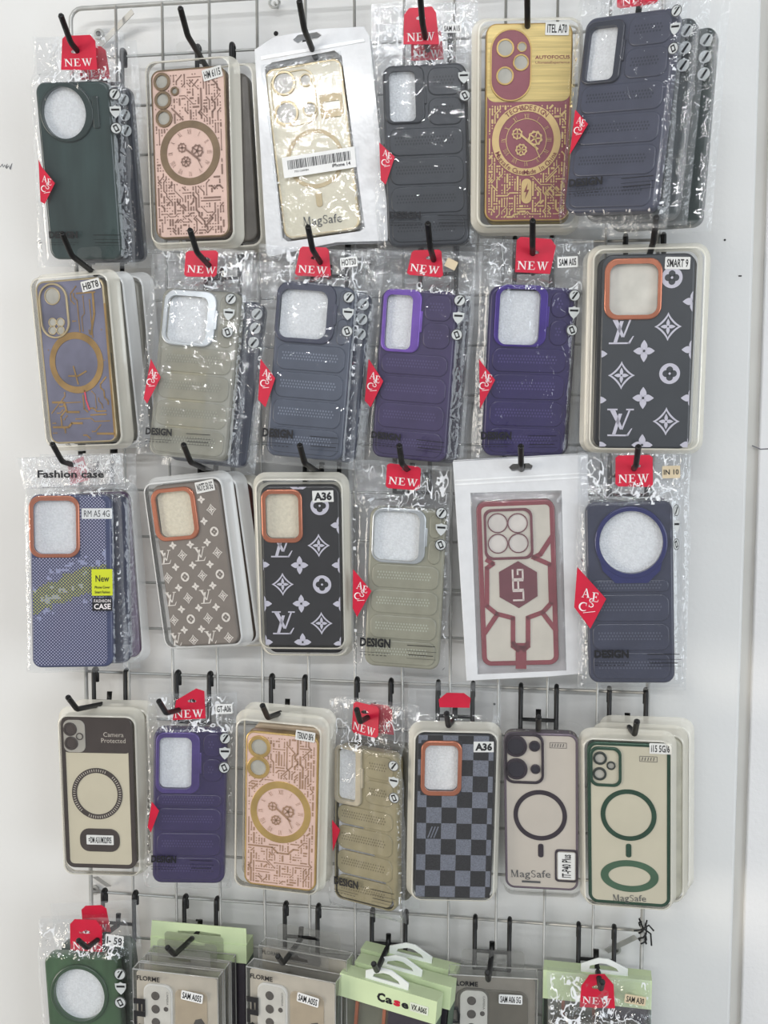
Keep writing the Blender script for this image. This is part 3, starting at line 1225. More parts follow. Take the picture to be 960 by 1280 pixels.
# ------------------------------------------------------------------ display hooks
def arcpts(pts, n=5, f=0.35):
    """round the inner corners of a polyline"""
    P = [Vector(p) for p in pts]
    out = [P[0]]
    for a, b, c in zip(P, P[1:], P[2:]):
        r = f * min((b - a).length, (c - b).length)
        p0, p1 = b + (a - b).normalized() * r, b + (c - b).normalized() * r
        for k in range(n + 1):
            t = k / n
            out.append(p0 * (1 - t) ** 2 + b * 2 * t * (1 - t) + p1 * t * t)
    out.append(P[-1])
    return out


def make_hook(arm=0.084, rise=0.0135, tip=0.026, tipang=42):
    e = empty('display_hook', Matrix.Identity(4))
    ph = 0.031
    for s in (-1, 1):
        MB().tube(arcpts([(s * 0.018, 0.0048, ph - 0.012), (s * 0.018, 0.0055, ph + 0.0035), (s * 0.018, -0.0035, ph + 0.0035), (s * 0.018, -0.004, -0.020)], 5, 0.5), 0.0024, 9).build('prong', HOOKBLACK, e)
    MB().tube([(-0.019, -0.004, 0), (0.019, -0.004, 0)], 0.0019, 8).build('crossbar', HOOKBLACK, e)
    MB().tube([(-0.0185, -0.004, -0.019), (0.0185, -0.004, -0.019)], 0.0017, 8).build('lower_bar', HOOKBLACK, e)
    a = R(tipang)
    base = Vector((0, -0.006, 0))
    el = Vector((0, -arm, rise))
    tp = el + Vector((0, -math.cos(a) * tip, math.sin(a) * tip))
    MB().tube([(0, -0.0035, 0.011)] + [tuple(v) for v in arcpts([(0, -0.006, -0.001), tuple(el), tuple(tp)], 5, 0.14)], 0.0028, 10).build('arm', HOOKBLACK, e)
    MB().tube([tuple(tp), tuple(tp + (tp - el).normalized() * 0.0018)], [0.0029, 0.0017], 10).build('tip_cap', HOOKBLACK, e)
    return e


proto = make_hook()
used = [False]


def hook(x, z, label, group, yaw=0.0, arm=1.0, roll=0.0):
    if used[0]:
        e = proto.copy()
        COL.objects.link(e)
        for ch in proto.children:
            c = ch.copy()
            COL.objects.link(c)
            c.parent = e
    else:
        e = proto
        used[0] = True
    e.matrix_world = Matrix.Identity(4)
    e.location = (x, -0.004, z)
    e.rotation_euler = (0, roll, yaw)
    e.scale = (1, arm, 1)
    tag(e, label, 'hook', group)


ROWZ = [ZO - 0.05 * k - 0.030 for k in (1, 5, 9, 14, 19)]
H1 = [((107, 69), 'green case'), ((249, 66), 'pink circuit case'), ((390, 46), 'gold case in the white pouch'), ((533, 25), 'dark grey quilted case'), ((660, 18), 'gold and burgundy case'), ((795, -8), 'tilted slate case')]
H2 = [((108, 330), 'violet case'), ((260, 324), 'clear quilted case'), ((400, 323), 'slate blue case'), ((542, 322), 'muted purple case'), ((666, 315), 'deep purple case'), ((812, 312), 'large monogram case with orange camera frame')]
H3 = [((96, 582), 'blue mesh case'), ((252, 585), 'taupe monogram case'), ((390, 581), 'black monogram case'), ((508, 583), 'sage case'), ((652, 582), 'burgundy case in the white pouch'), ((791, 580), 'navy case with the round window')]
for row, H in enumerate((H1, H2, H3)):
    for (px, py), what in H:
        c = at(px, py, 0.055)
        hook(c[0], ROWZ[row], 'black wire hook holding the ' + what, 'display hooks on the grid')
for cx, cy, what, yaw in ((138, 874, 'clear case with black band', 0.0), (242, 884, 'purple case in the fourth row', 0.0), (360, 885, 'pink case with gold ring', 0.0), (467, 888, 'olive khaki case', 0.0),
                          (569, 890, 'grey checkerboard case', 0.0), (673, 892, 'clear case with the dark ring', 0.0), (784, 896, 'green framed case', 0.0)):
    c = at(cx, cy, 0.006)
    hook(c[0], ROWZ[3], 'black wire hook holding the ' + what, 'display hooks on the grid', yaw)
for cx, cy, what, yaw in ((149, 1150, 'green case at the bottom left', 0.0), (251, 1160, 'tall stack of clear boxes', 0.0), (377, 1170, 'pair of clear boxes', 0.0), (486, 1178, 'three pale green boxes', 0.0),
                          (615, 1188, 'dark grey clear box', 0.0), (745, 1196, 'pale green box with the red tag', 0.0)):
    c = at(cx, cy, 0.006)
    hook(c[0], ROWZ[4], 'black wire hook holding the ' + what, 'display hooks on the grid', yaw)


# ================================================================== bagged quilted cases
def tpu(name, rgb, see=0.0, rough=0.32):
    g = sum(rgb) / 3
    rgb = tuple(0.84 * (0.86 * v + 0.14 * g) for v in rgb)
    return mat(name, rgb, rough, var=0.08, vscale=35, see=see, coat=0.12, bump=0.05, bscale=500)


GB = 'quilted cases in clear bags'
SLATE = tpu('slate_blue_tpu', (80, 84, 106))
SLATED = tpu('slate_dots', (58, 62, 80))

p = Pkg('bagged_phone_case', 'dark green case with round camera window in a clear bag, top left of the grid', GB,
        [(44.7, 101.5), (133, 101.5), (154, 325.5), (61.5, 324)])
P11 = p
GREEN = mat('dark_green_swirl', (50, 66, 64), 0.28, var=0.3, vscale=14, coat=0.5, aniso=(2.2, 1, 0.5))
puffer(p, GREEN, mat('dark_green_frame', (42, 56, 54), 0.3, var=0.08, coat=0.4), (81, 141.4, 54.4, 63.6), (84, 141, 66, 73), 'round', pads=False)
hang_tag(p, [(77.7, 48.7), (81.5, 44.8), (112.5, 43.5), (119, 51), (121.5, 87.3), (76.4, 87.3)], (94, 64), (98, 78), 9, 34)
diamond(p, [(48, 199.4), (52, 208.5), (68.6, 229), (55.8, 254.8), (50.6, 252)])
badges(p, [(143.4, 117.7), (144.2, 138.9), (145.2, 160.2)])
design_print(p, (61, 97, 293.5), 8)
bag(p, [(40, 46), (152, 40), (170, 332), (47, 334)], 1)

p = Pkg('bagged_phone_case', 'dark grey quilted case with tall camera window, right of the white pouch', GB,
        [(476, 82), (583.2, 77.3), (588, 308), (486, 306.5)])
P14 = p
puffer(p, tpu('charcoal_tpu', (66, 70, 78)), tpu('charcoal_frame', (52, 56, 64)), (503, 121, 32, 62), (505.6, 119, 50, 71), dot_m=tpu('charcoal_dots', (44, 46, 54)))
hang_tag(p, [(505, 18), (511.5, 10), (540, 8), (545, 15.5), (549, 55.4), (504.3, 55.4)], (526, 22), (526, 46), 10, 34)
diamond(p, [(474, 178), (493.5, 196), (482, 231), (476, 225)])
badges(p, [(579.8, 95.9), (581, 119.3)])
design_print(p, (487, 526, 268.8), 8)
sticker(p, (565, 35.6), 23, 10, 'SAM A15', 0.002, -0.02)
bag(p, [(464, 5), (598, 0), (597, 320), (472, 322)], 2)

p = Pkg('bagged_phone_case', 'slate blue quilted case tilted to the right, top right of the grid', GB,
        [(731.3, 26), (852.3, 4.4), (817, 264), (703.5, 266)], 0.075)
P16 = p
puffer(p, SLATE, tpu('slate_frame', (58, 62, 78)), (752.6, 67.8, 36, 69), (754.5, 66, 50, 80), dot_m=SLATED)
hang_tag(p, [(772, -20), (820, -30), (822, 4), (771, 11)], (795, -14), (796, -2), 9, 36, ang=0.14)
diamond(p, [(719, 137), (735, 155), (712, 193.6)])
badges(p, [(845.5, 13.3), (843.8, 35), (841.4, 60.5)], r=7.6, squeeze=0.85)
design_print(p, (711, 753, 229, 225), 9)
bag(p, [(728, -38), (866, -50), (832, 286), (700, 284)], 3)

p = Pkg('bagged_phone_case', 'clear quilted case with silver square camera frame in a bag', GB,
        [(203.8, 361.5), (304.3, 362.7), (283.7, 578.2), (183.2, 567)])
P22 = p
CLR = mat('clear_smoky_tpu', (192, 190, 176), 0.2, var=0.06, see=0.6, coat=0.4)
puffer(p, CLR, SILVER, (234.5, 399.5, 51, 58), (237, 398, 66, 70), dot_m=mat('clear_dots', (140, 140, 126), 0.4))
MB().prism(rrect(-0.026, 0.02, 0.012, p.h - 0.06, 0.002), [], 0.0022, 0.0030).build('inner_card', mat('pale_yellow_card', (226, 214, 172), 0.6), p.e)
hang_tag(p, [(232.3, 313.7), (272.8, 313), (270.4, 346.2), (230, 345.7)], (258, 324), (252, 337), 9, 36)
diamond(p, [(188.5, 448.6), (200.8, 471.7), (183.9, 504.4), (179.5, 498.3)])
badges(p, [(288.5, 373.6), (286, 392.2), (284.4, 415.2)])
design_print(p, (182, 214.7, 538.5, 540.5), 8)
bag(p, [(192, 310), (318, 312), (298, 582), (168, 568)], 4)

p = Pkg('bagged_phone_case', 'slate blue quilted case with large square camera window, hanging upright', GB,
        [(348.5, 353.5), (444.4, 357.8), (427, 577), (330.5, 569)])
P23 = p
puffer(p, tpu('grey_blue_tpu', (92, 100, 120)), tpu('grey_blue_frame', (68, 72, 98)), (379, 393, 60, 60), (382, 391, 74, 76), dot_m=tpu('grey_blue_dots', (140, 150, 172)))
hang_tag(p, [(375.4, 308), (410.5, 309.4), (414, 347), (368, 344.5)], (394, 322), (391, 337), 9, 36)
diamond(p, [(325.7, 448.6), (344, 472.9), (331.8, 509.2), (322.6, 499.5)])
badges(p, [(436, 371.6), (435, 391.7), (433.8, 414)])
design_print(p, (328, 366.2, 540, 543), 10)
sticker(p, (436, 327.5), 21, 12, 'HOT50', 0.0005, 0.16)
bag(p, [(322, 305), (460, 316), (440, 588), (316, 578)], 5)

PUR = tpu('muted_purple_tpu', (74, 60, 112))
p = Pkg('bagged_phone_case', 'muted purple quilted case with bright narrow camera frame', GB,
        [(478.4, 361.4), (571, 364), (557, 580), (463, 569.5)])
P24 = p
puffer(p, PUR, mat('violet_metal', (128, 92, 186), 0.25, 0.35, var=0.1), (498.8, 402.6, 33, 67), (502, 401, 48, 78), dot_m=tpu('purple_dots', (96, 84, 138)))
hang_tag(p, [(515.2, 313), (551.6, 311.8), (554, 347), (508, 343.3)], (538, 322), (531, 336), 9, 36, ang=-0.06)
diamond(p, [(460.7, 448.6), (479, 476.5), (463.2, 509.2), (455.9, 500.7)])
badges(p, [(574.6, 375.5), (572.9, 396.6), (571, 418.4)])
design_print(p, (464, 500.7, 543, 547), 8)
sticker(p, (564, 330), 14, 11, '', 0.0005, -0.4, paper=mat('beige_label', (206, 190, 160), 0.6))
bag(p, [(458, 310), (596, 320), (578, 590), (453, 582)], 6)

DPUR = tpu('deep_purple_tpu', (52, 36, 108))
p = Pkg('bagged_phone_case', 'deep purple quilted case with square camera window, right of the muted purple one', GB,
        [(616, 359), (720, 358), (706, 571), (600, 571)])
P25 = p
puffer(p, DPUR, mat('purple_metal', (74, 52, 140), 0.25, 0.3, var=0.1), (648.8, 396.3, 50, 68), (651, 395, 65, 76), dot_m=tpu('deep_purple_dots', (84, 70, 142)))
hang_tag(p, [(646, 300), (651, 296), (688.8, 298.8), (695, 307.5), (687.5, 342.5), (643.8, 340)], (668, 315), (666, 332), 10, 38)
diamond(p, [(598.8, 448.8), (618.8, 475), (600, 511.3)])
badges(p, [(718.3, 369.3), (717.5, 390), (715, 412.5)])
design_print(p, (601, 639.5, 544.5), 9)
sticker(p, (709.5, 327.5), 25, 13, 'SAM A05', 0.0005, 0.08)
bag(p, [(600, 298), (742, 300), (731, 577), (590, 580)], 7)

p = Pkg('bagged_phone_case', 'sage grey quilted case with silver camera frame, left of the burgundy pouch', GB,
        [(463.8, 635), (558, 637.5), (548.8, 838.8), (454.5, 831)])
P34 = p
puffer(p, mat('sage_tpu', (156, 154, 136), 0.3, var=0.06, see=0.12, coat=0.2), SILVER, (495.5, 670, 57, 61), (498.5, 669.5, 67, 68), dot_m=mat('sage_dots', (172, 174, 158), 0.4))
hang_tag(p, [(483.8, 578.8), (526.3, 583.8), (524.5, 613), (482, 610)], (508, 586), (504, 602), 9, 36, ang=-0.05)
diamond(p, [(441.3, 711.3), (464.3, 738.8), (446.3, 771.3), (440.8, 760)])
badges(p, [(551.8, 641.3), (551.5, 661.3), (550.8, 681)])
design_print(p, (450, 488, 802, 804.5), 10)
bag(p, [(436, 573), (566, 585), (560, 850), (440, 842)], 8)

p = Pkg('bagged_phone_case', 'navy grey quilted case with big round camera window, right end of the third row', GB,
        [(730.6, 627.4), (841.6, 625.3), (844.2, 854.4), (735.8, 854.4)])
P36 = p
puffer(p, tpu('navy_grey_tpu', (70, 74, 98)), mat('navy_ring', (40, 44, 96), 0.28, var=0.06, coat=0.4), (788.7, 677.7, 79, 77.5), (788.7, 678, 91, 90), 'round', hinge=False,
       dot_m=tpu('navy_dots', (104, 108, 130)), chin=[(752, 700), (826, 698), (822, 712), (806, 728), (770, 728), (757, 714)])
hang_tag(p, [(769.3, 569.4), (815.8, 568.6), (816.3, 608.8), (769.3, 608)], (795, 582), (792, 598), 10, 38)
diamond(p, [(721.6, 708.7), (757.7, 748.7), (737.9, 786), (717.7, 759)])
badges(p, [(845.5, 637.7), (846, 657), (845.5, 680.3)], squeeze=0.5)
design_print(p, (743, 786, 817.5), 9)
sticker(p, (839, 590), 22, 15, 'IN 10', 0.0005, 0.0, paper=mat('beige_label', (206, 190, 160), 0.6), th=0.4)
bag(p, [(722, 566), (865, 562), (858, 862), (722, 862)], 9)

p = Pkg('bagged_phone_case', 'indigo purple quilted case hanging in the fourth row beside the pink one', GB,
        [(192.7, 912), (283.7, 911.5), (280.3, 1105), (189.7, 1104)])
P42 = p
puffer(p, tpu('indigo_tpu', (60, 46, 106)), mat('indigo_metal', (86, 70, 132), 0.28, 0.3, var=0.1), (219.6, 953.4, 40.5, 64), (222.6, 953, 55, 76), dot_m=tpu('indigo_dots', (88, 76, 134)))
hang_tag(p, [(220.3, 875.3), (245.2, 860.6), (255.4, 864), (257, 898), (215.8, 900.2)], (240, 876), (236, 892), 9.5, 36, ang=0.05)
diamond(p, [(189.7, 1002), (198.8, 1013.5), (188.6, 1040.6), (184.5, 1033.9)], letters=False)
badges(p, [(281.5, 922.9), (281, 941), (280.3, 959.6)])
design_print(p, (189, 220.3, 1073.5, 1074.5), 8)
sticker(p, (279.9, 886.2), 21, 12, 'GT-A06', 0.0005, 0.05)
bag(p, [(184, 868), (296, 866), (290, 1108), (181, 1106)], 10)

p = Pkg('bagged_phone_case', 'olive khaki quilted case turned sideways in a crinkled bag', GB,
        [(418.8, 932.5), (497.5, 942.5), (493.8, 1143.8), (418, 1121)])
P44 = p
puffer(p, mat('khaki_tpu', (148, 138, 106), 0.3, var=0.07, coat=0.3), mat('champagne_frame', (186, 176, 154), 0.28, 0.35), (434.3, 968, 24, 64), (436, 969, 35, 73), dot_m=mat('khaki_dots', (112, 102, 74), 0.4))
hang_tag(p, [(442, 876.3), (473.8, 883.8), (472.5, 923), (439.5, 915.5)], (456, 890), (455, 911), 9.5, 28, ang=-0.16)
diamond(p, [(415, 1025), (425, 1037.5), (416, 1064)], letters=False)
badges(p, [(491.8, 957.5), (492, 977.5), (492.5, 997.5)], r=6.5)
design_print(p, (417.5, 447.5, 1100, 1107), 9)
bag(p, [(412, 872), (505, 885), (508, 1155), (412, 1135)], 11, 1.4)

p = Pkg('bagged_phone_case', 'moss green case with round camera window in a bag, bottom left of the grid', GB,
        [(55, 1192.5), (145, 1195), (162.5, 1390), (66.7, 1387)])
P51 = p
puffer(p, mat('moss_green_swirl', (62, 92, 62), 0.28, var=0.25, vscale=16, coat=0.5, aniso=(2, 1, 0.6)), mat('moss_frame', (48, 74, 52), 0.3, coat=0.4), (100, 1242.5, 63, 65), (100, 1242, 72, 74), 'round', pads=False, hinge=False)
hang_tag(p, [(87.5, 1155), (93.3, 1149), (120, 1150), (127.5, 1160), (127.5, 1190), (88, 1187.5)], (108, 1165), (107, 1182), 9, 32, ang=-0.03)
badges(p, [(149.7, 1218), (150.8, 1235), (150.3, 1253.3)])
sticker(p, (143, 1176), 22, 14, 'I- 58', 0.001, -0.15)
bag(p, [(46, 1150), (160, 1146), (182, 1400), (60, 1400)], 12, 1.3)

# ================================================================== blister packed cases
GT = 'cases in milky blister trays'
PINK = mat('pink_print', (226, 194, 182), 0.35, var=0.03, coat=0.3)
GLASSY = mat('lens_opening_grey', (176, 174, 166), 0.25, var=0.1)


def clockcase(p, tquad, lenses, small, rg, ri, metal, ink, seed, stk, sa):
    case_body(p, PINK)
    border(p, metal, 2.2)
    zones = []
    for c in lenses:
        x, z = p.L(c[0], c[1])
        zones.append(('e', x, z, c[2] * p.sx, c[2] * p.sx))
        lens_ring(p, c[:2], c[2], metal, 0.15, GLASSY)
    for c in small:
        x, z = p.L(c[0], c[1])
        zones.append(('e', x, z, c[2] * p.sx, c[2] * p.sx))
        lens_ring(p, c[:2], c[2], metal, 0.2, GLASSY, name='flash_ring')
    c, w, h = B(p, rg)
    zones.append(('e', c[0], c[1], w, h))
    ring(p, rg, ri, metal, bevel=0.0003)
    clock(p, c, ri[2] * p.sx / 2, ri[3] * p.sz / 2, ink)
    circuit(p, seed, zones).build('circuit_print', ink, p.e)
    sticker(p, stk[:2], stk[2], stk[3], stk[4], -0.0012, sa)
    tray(p, tquad)


p = Pkg('blister_phone_case', 'pink circuit print case with bronze ring and three camera rings', GT,
        [(188.4, 89.7), (281, 80), (288.4, 296.4), (194.3, 298.4)])
P12 = p
clockcase(p, [(186, 76), (301, 70), (304, 312), (189, 313)], [(202.6, 102.6, 22), (203.9, 125.5, 22), (205.4, 148.2, 22)], [(218.8, 114.2, 11)],
          (237.6, 191.2, 75, 81), (237.6, 191.2, 58, 63), BRONZE, mat('brown_ink', (136, 108, 96), 0.4), 5, (265.2, 91.5, 24, 14, 'HM 6115'), 0.2)
tab(p, (240, 62))

p = Pkg('blister_phone_case', 'pink circuit print case with shiny gold ring and two camera rings', GT,
        [(306.6, 912), (399.4, 921.5), (394, 1115), (305.6, 1104.4)])
P43 = p
clockcase(p, [(294, 888), (411, 893), (408, 1118), (294, 1102)], [(324.4, 933.2, 28), (323.2, 959, 28)], [],
          (350.7, 1015.3, 76, 77), (350.7, 1015.3, 60, 60), GOLD, mat('tan_ink', (166, 132, 106), 0.4), 11, (381.6, 920.3, 24, 12, 'TEKNO BF6'), -0.08)

# gold and burgundy
p = Pkg('blister_phone_case', 'gold and burgundy case with oval camera island and clock emblem', GT,
        [(607, 28.4), (716.5, 28.4), (711, 276), (605.8, 277.5)])
P15 = p
BURG = mat('burgundy_print', (142, 78, 90), 0.35, var=0.05, coat=0.3)
BRUSH = mat('brushed_gold', (212, 190, 128), 0.3, 0.4, var=0.12, vscale=120, aniso=(0.15, 1, 4))
GOLDINK = mat('gold_ink', (214, 186, 132), 0.35, 0.3, var=0.06)
case_body(p, BURG)
zt = p.L(660, 127)[1]
MB().prism(rrect(-p.w / 2 + 0.001, zt, p.w / 2 - 0.001, p.h - 0.001, 0.008), [], -0.0003, 0.0005).build('gold_panel', BRUSH, p.e)
border(p, GOLD, 2.0)
c, w, h = B(p, (638.5, 82, 51, 89))
isl = MB().prism(rr(c, w, h, w * 0.49, 10), [], -0.0014, 0.0004, 0.0008).build('camera_island', BURG, p.e)
MB().prism(rr(c, w, h, w * 0.49, 10), [rr(c, w - 0.0024, h - 0.0024, w * 0.46, 10)], -0.002, 0.0, 0.0004).build('island_rim', GOLD, isl)
for x, y, d in ((631.3, 60.6, 22), (652.2, 59.3, 12), (650.9, 78.6, 20), (631, 95.4, 22)):
    a, b = p.L(x, y)
    s = d * p.sx
    o = MB().prism(ell((a, b), s, s, 26), [ell((a, b), s * .82, s * .82, 26)], -0.0024, -0.001, 0.0003).build('lens_ring', GOLD, isl)
    MB().flat(ell((a, b), s * .82, s * .82, 22), -0.00165).build('lens_opening', GLASSY, isl)
a = p.L(690.5, 71.5)
mb = MB().text('AUTOFOCUS', a[0], a[1], 4.2 * p.sz, -0.0007, 0, 0, 43 * p.sx, 0.02)
a = p.L(690.5, 78)
mb.text('UltimateExperience', a[0], a[1], 3 * p.sz, -0.0007, 0, 0, 42 * p.sx, 0.0)
mb.build('printed_text', mat('burgundy_ink', (128, 62, 66), 0.5), p.e)
c, w, h = B(p, (657.8, 175.2, 86, 90))
rg = ring(p, (657.8, 175.2, 86, 90), (657.8, 175.2, 69, 72), GOLDINK)
mb = MB()
for s, a0, da, r_ in (('TECH&DESIGN', 128, -7.6, 1), ('Magsafe CaseMade In China', 205, 5.4, -1)):
    for k, ch in enumerate(s):
        if ch == ' ':
            continue
        t = R(a0 + da * k)
        mb.text(ch, c[0] + w * .452 * math.cos(t), c[1] + h * .452 * math.sin(t), 0.0042, -0.0009, 0, t - math.pi / 2 if r_ > 0 else t + math.pi / 2, None, 0.01)
mb.build('ring_lettering', mat('burgundy_ink', (128, 62, 66), 0.5), rg)
clock(p, c, 69 * p.sx / 2, 72 * p.sz / 2, GOLDINK, 0.82)
ring(p, (657.8, 175.2, 51, 54), (657.8, 175.2, 49.5, 52.5), GOLDINK, name='dial_line')
bc, bw, bh = B(p, (658, 239, 13, 32))
bd = MB().prism(rr(bc, bw, bh, bw * .5), [], -0.0007, 0.0004, 0.0003).build('bolt_badge', GOLDINK, p.e)
MB().flat([(bc[0] + x * .0036, bc[1] + z * .0072) for x, z in ((.3, 1), (-.7, -.15), (-.05, -.1), (-.4, -1), (.7, .2), (.05, .15))], -0.0009).build('bolt_symbol', mat('burgundy_ink', (128, 62, 66), 0.5), bd)
zones = [('e', c[0], c[1], w, h), ('r', bc[0], bc[1], bw, bh)]
circuit(p, 21, zones, 0.0012, 0.0024, -0.0004, (-p.w / 2 + .004, p.w / 2 - .004, .004, zt - .003), 0.75, 1100).build('circuit_print', GOLDINK, p.e)
sticker(p, (696.5, 35.6), 29, 16, 'ITEL A70', -0.0012, -0.03)
tray(p, [(590, 24), (728, 20), (724, 290), (588, 291)])

# violet iridescent
p = Pkg('blister_phone_case', 'violet blue case with orange gold ring and oval camera opening', GT,
        [(44.5, 352), (127.2, 345.7), (148.3, 551.9), (62.8, 555.4)])
P21 = p
VIO = mat('violet_iridescent', (112, 112, 132), 0.28, var=0.2, vscale=22, coat=0.4)
OGOLD = mat('orange_gold_foil', (158, 128, 82), 0.3, 0.25, var=0.18, vscale=40)
case_body(p, VIO)
border(p, PALEGOLD, 2.0)
c, w, h = B(p, (68.2, 388.6, 36, 69))
MB().prism(rr(c, w, h, w * .49, 10), [rr(c, w - .0036, h - .0036, w * .46, 10)], -0.0018, 0.0005, 0.0006).build('camera_rim', PALEGOLD, p.e)
lens_ring(p, (65.5, 370.3), 21, PALEGOLD, 0.07, GLASSY, -0.0008)
for dx, dy in ((-5, -5), (5, -5), (-5, 5), (5, 5)):
    lens_ring(p, (71 + dx, 408 + dy), 11, PALEGOLD, 0.1, GLASSY, -0.0008)
ring(p, (95.6, 453.5, 67, 77), (95.6, 453.5, 53, 60), OGOLD, bevel=0.0003)
rc, rw, rh = B(p, (95.6, 453.5, 67, 77))
zones = [('e', rc[0], rc[1], rw, rh), ('r', c[0], c[1], w + .003, h + .003)]
circuit(p, 8, zones, 0.0010, 0.0034, -0.0004, None, 0.7, 60).build('circuit_print', OGOLD, p.e)
mb = MB()
for pl in ([(116, 366), (118, 392), (114, 418)], [(66, 503), (80, 503), (84, 515), (99, 515)], [(67, 534), (86, 534), (90, 529), (103, 529)], [(122, 542), (143, 542)], [(131, 380), (144, 545)]):
    mb.strip(p.P(pl), 0.0022, -0.00045)
mb.build('gold_band_print', OGOLD, p.e)
mb = MB()
for pl in ([(86, 470), (98, 470), (108, 464)], [(92, 458), (98, 480)]):
    mb.strip(p.P(pl), 0.0016, -0.0005)
mb.build('dial_hands', OGOLD, p.e)
MB().strip(p.P([(106, 488), (108, 500), (112, 512)]), 0.0016, -0.0006).build('red_mark', mat('pink_red_ink', (214, 70, 90), 0.4), p.e)
sticker(p, (113.2, 356.2), 23, 13, 'HBT8', -0.0012, 0.16)
tray(p, [(44, 346), (150, 333), (166, 560), (60, 564)])
tab(p, (112, 322), 30, 26)

# monogram cases
CHARC = mat('charcoal_leather', (56, 60, 66), 0.4, var=0.06, vscale=30, coat=0.3)
MONO = mat('pale_lilac_ink', (198, 196, 210), 0.4, var=0.02)


def zc(z, s, o):
    return (z[0] * s + o[0], z[1] * s + o[1])


p = Pkg('blister_phone_case', 'large black monogram case with orange square camera frame, second row right end', GT,
        [(752.5, 317.5), (870, 316), (863, 562), (746, 560)])
P26 = p
ho, vd = camera_window(p, (791.3, 361.3, 72, 76), (792, 362, 60, 63), COPPER, mat('cream_film', (206, 204, 196), 0.5))
case_body(p, CHARC, [ho])
it = [('o', *zc(z, .25, (720, 280)), 13, 13) for z in ((480, 268), (468, 748))]
it += [('s', *zc(z, .25, (720, 280)), 17, 18) for z in ((460, 513), (227, 757), (450, 987))]
it += [('f', *zc(z, .25, (720, 280)), 13.5, 14) for z in ((340, 635), (335, 870), (330, 1105), (588, 387), (582, 628), (578, 870), (572, 1105), (104, 650), (100, 880), (100, 1105))]
it += [('v', *zc(z, .25, (720, 280)), 17.5, 18) for z in ((228, 530), (220, 992))]
monogram(p, it, vd, MONO, CHARC)
sticker(p, (847, 328.8), 31, 15, 'SMART 9', -0.001, -0.03)
tray(p, [(735, 307), (886, 303), (880, 567), (729, 565)])

p = Pkg('blister_phone_case', 'black monogram case labelled A36 with copper camera frame, third row', GT,
        [(325.3, 606.9), (424.2, 606.9), (428.9, 808.4), (330.5, 808)])
P33 = p
ho, vd = camera_window(p, (352.7, 645, 51, 66), (353, 645, 41, 55), COPPER, CREAMFOAM)
case_body(p, mat('black_leather', (46, 46, 49), 0.4, var=0.06, coat=0.3), [ho])
S, O = .2343, (300, 560)
it = [('o', *zc(z, S, O), 11.5, 11.5) for z in ((425, 308), (438, 728))]
it += [('s', *zc(z, S, O), 14, 14.5) for z in ((420, 520), (228, 727), (435, 935))]
it += [('f', *zc(z, S, O), 11, 11.5) for z in ((318, 625), (327, 830), (335, 1035), (530, 412), (536, 625), (542, 832), (546, 1045), (112, 622), (125, 830), (130, 1035), (310, 205))]
it += [('v', *zc(z, S, O), 15, 15) for z in ((222, 520), (232, 932))]
monogram(p, it, vd, MONO, MATS['black_leather'])
sticker(p, (403.6, 620.4), 26, 14, 'A36', -0.001, 0.03, bold=0.05, r=0.0003)
tray(p, [(315, 590.5), (436, 590), (440, 812), (324, 811)])

p = Pkg('blister_phone_case', 'taupe grey case with small white monogram pattern, leaning to the left', GT,
        [(189.9, 608), (270.8, 598.7), (301.3, 805), (214.5, 808.5)])
P32 = p
ho, vd = camera_window(p, (219.2, 642.5, 55, 66), (219.2, 642.5, 45, 56), COPPER, CREAMFOAM)
case_body(p, mat('taupe_leather', (122, 114, 108), 0.4, var=0.05, coat=0.3), [ho])
S, O = .2344, (170, 560)
WINK = mat('cream_ink', (222, 216, 210), 0.45, var=0.02)
it = [('f', *zc(z, S, O), 4.9, 5.2) for z in ((212, 635), (303, 625), (395, 620), (228, 745), (318, 738), (410, 733), (243, 860), (335, 852), (428, 848), (258, 970), (350, 965), (443, 960), (380, 503), (290, 515), (197, 520), (363, 390), (348, 275))]
it += [('s', *zc(z, S, O), 6.4, 7.6) for z in ((248, 572), (435, 558), (170, 693), (355, 680), (278, 800), (465, 787), (203, 918), (385, 908), (308, 1025), (495, 1012), (402, 328))]
it += [('o', *zc(z, S, O), 5.2, 6) for z in ((262, 687), (448, 673), (293, 912), (480, 902), (418, 445))]
it += [('v', *zc(z, S, O), 7.6, 9) for z in ((158, 582), (342, 565), (187, 805), (372, 792), (215, 1022), (400, 1012))]
monogram(p, it, vd, WINK, MATS['taupe_leather'])
sticker(p, (256, 608), 23, 14, 'NOTE 50 5G', -0.001, 0.1, r=0.0003)
tray(p, [(184, 599), (294, 585), (313, 806), (208, 810)], TRAYW)

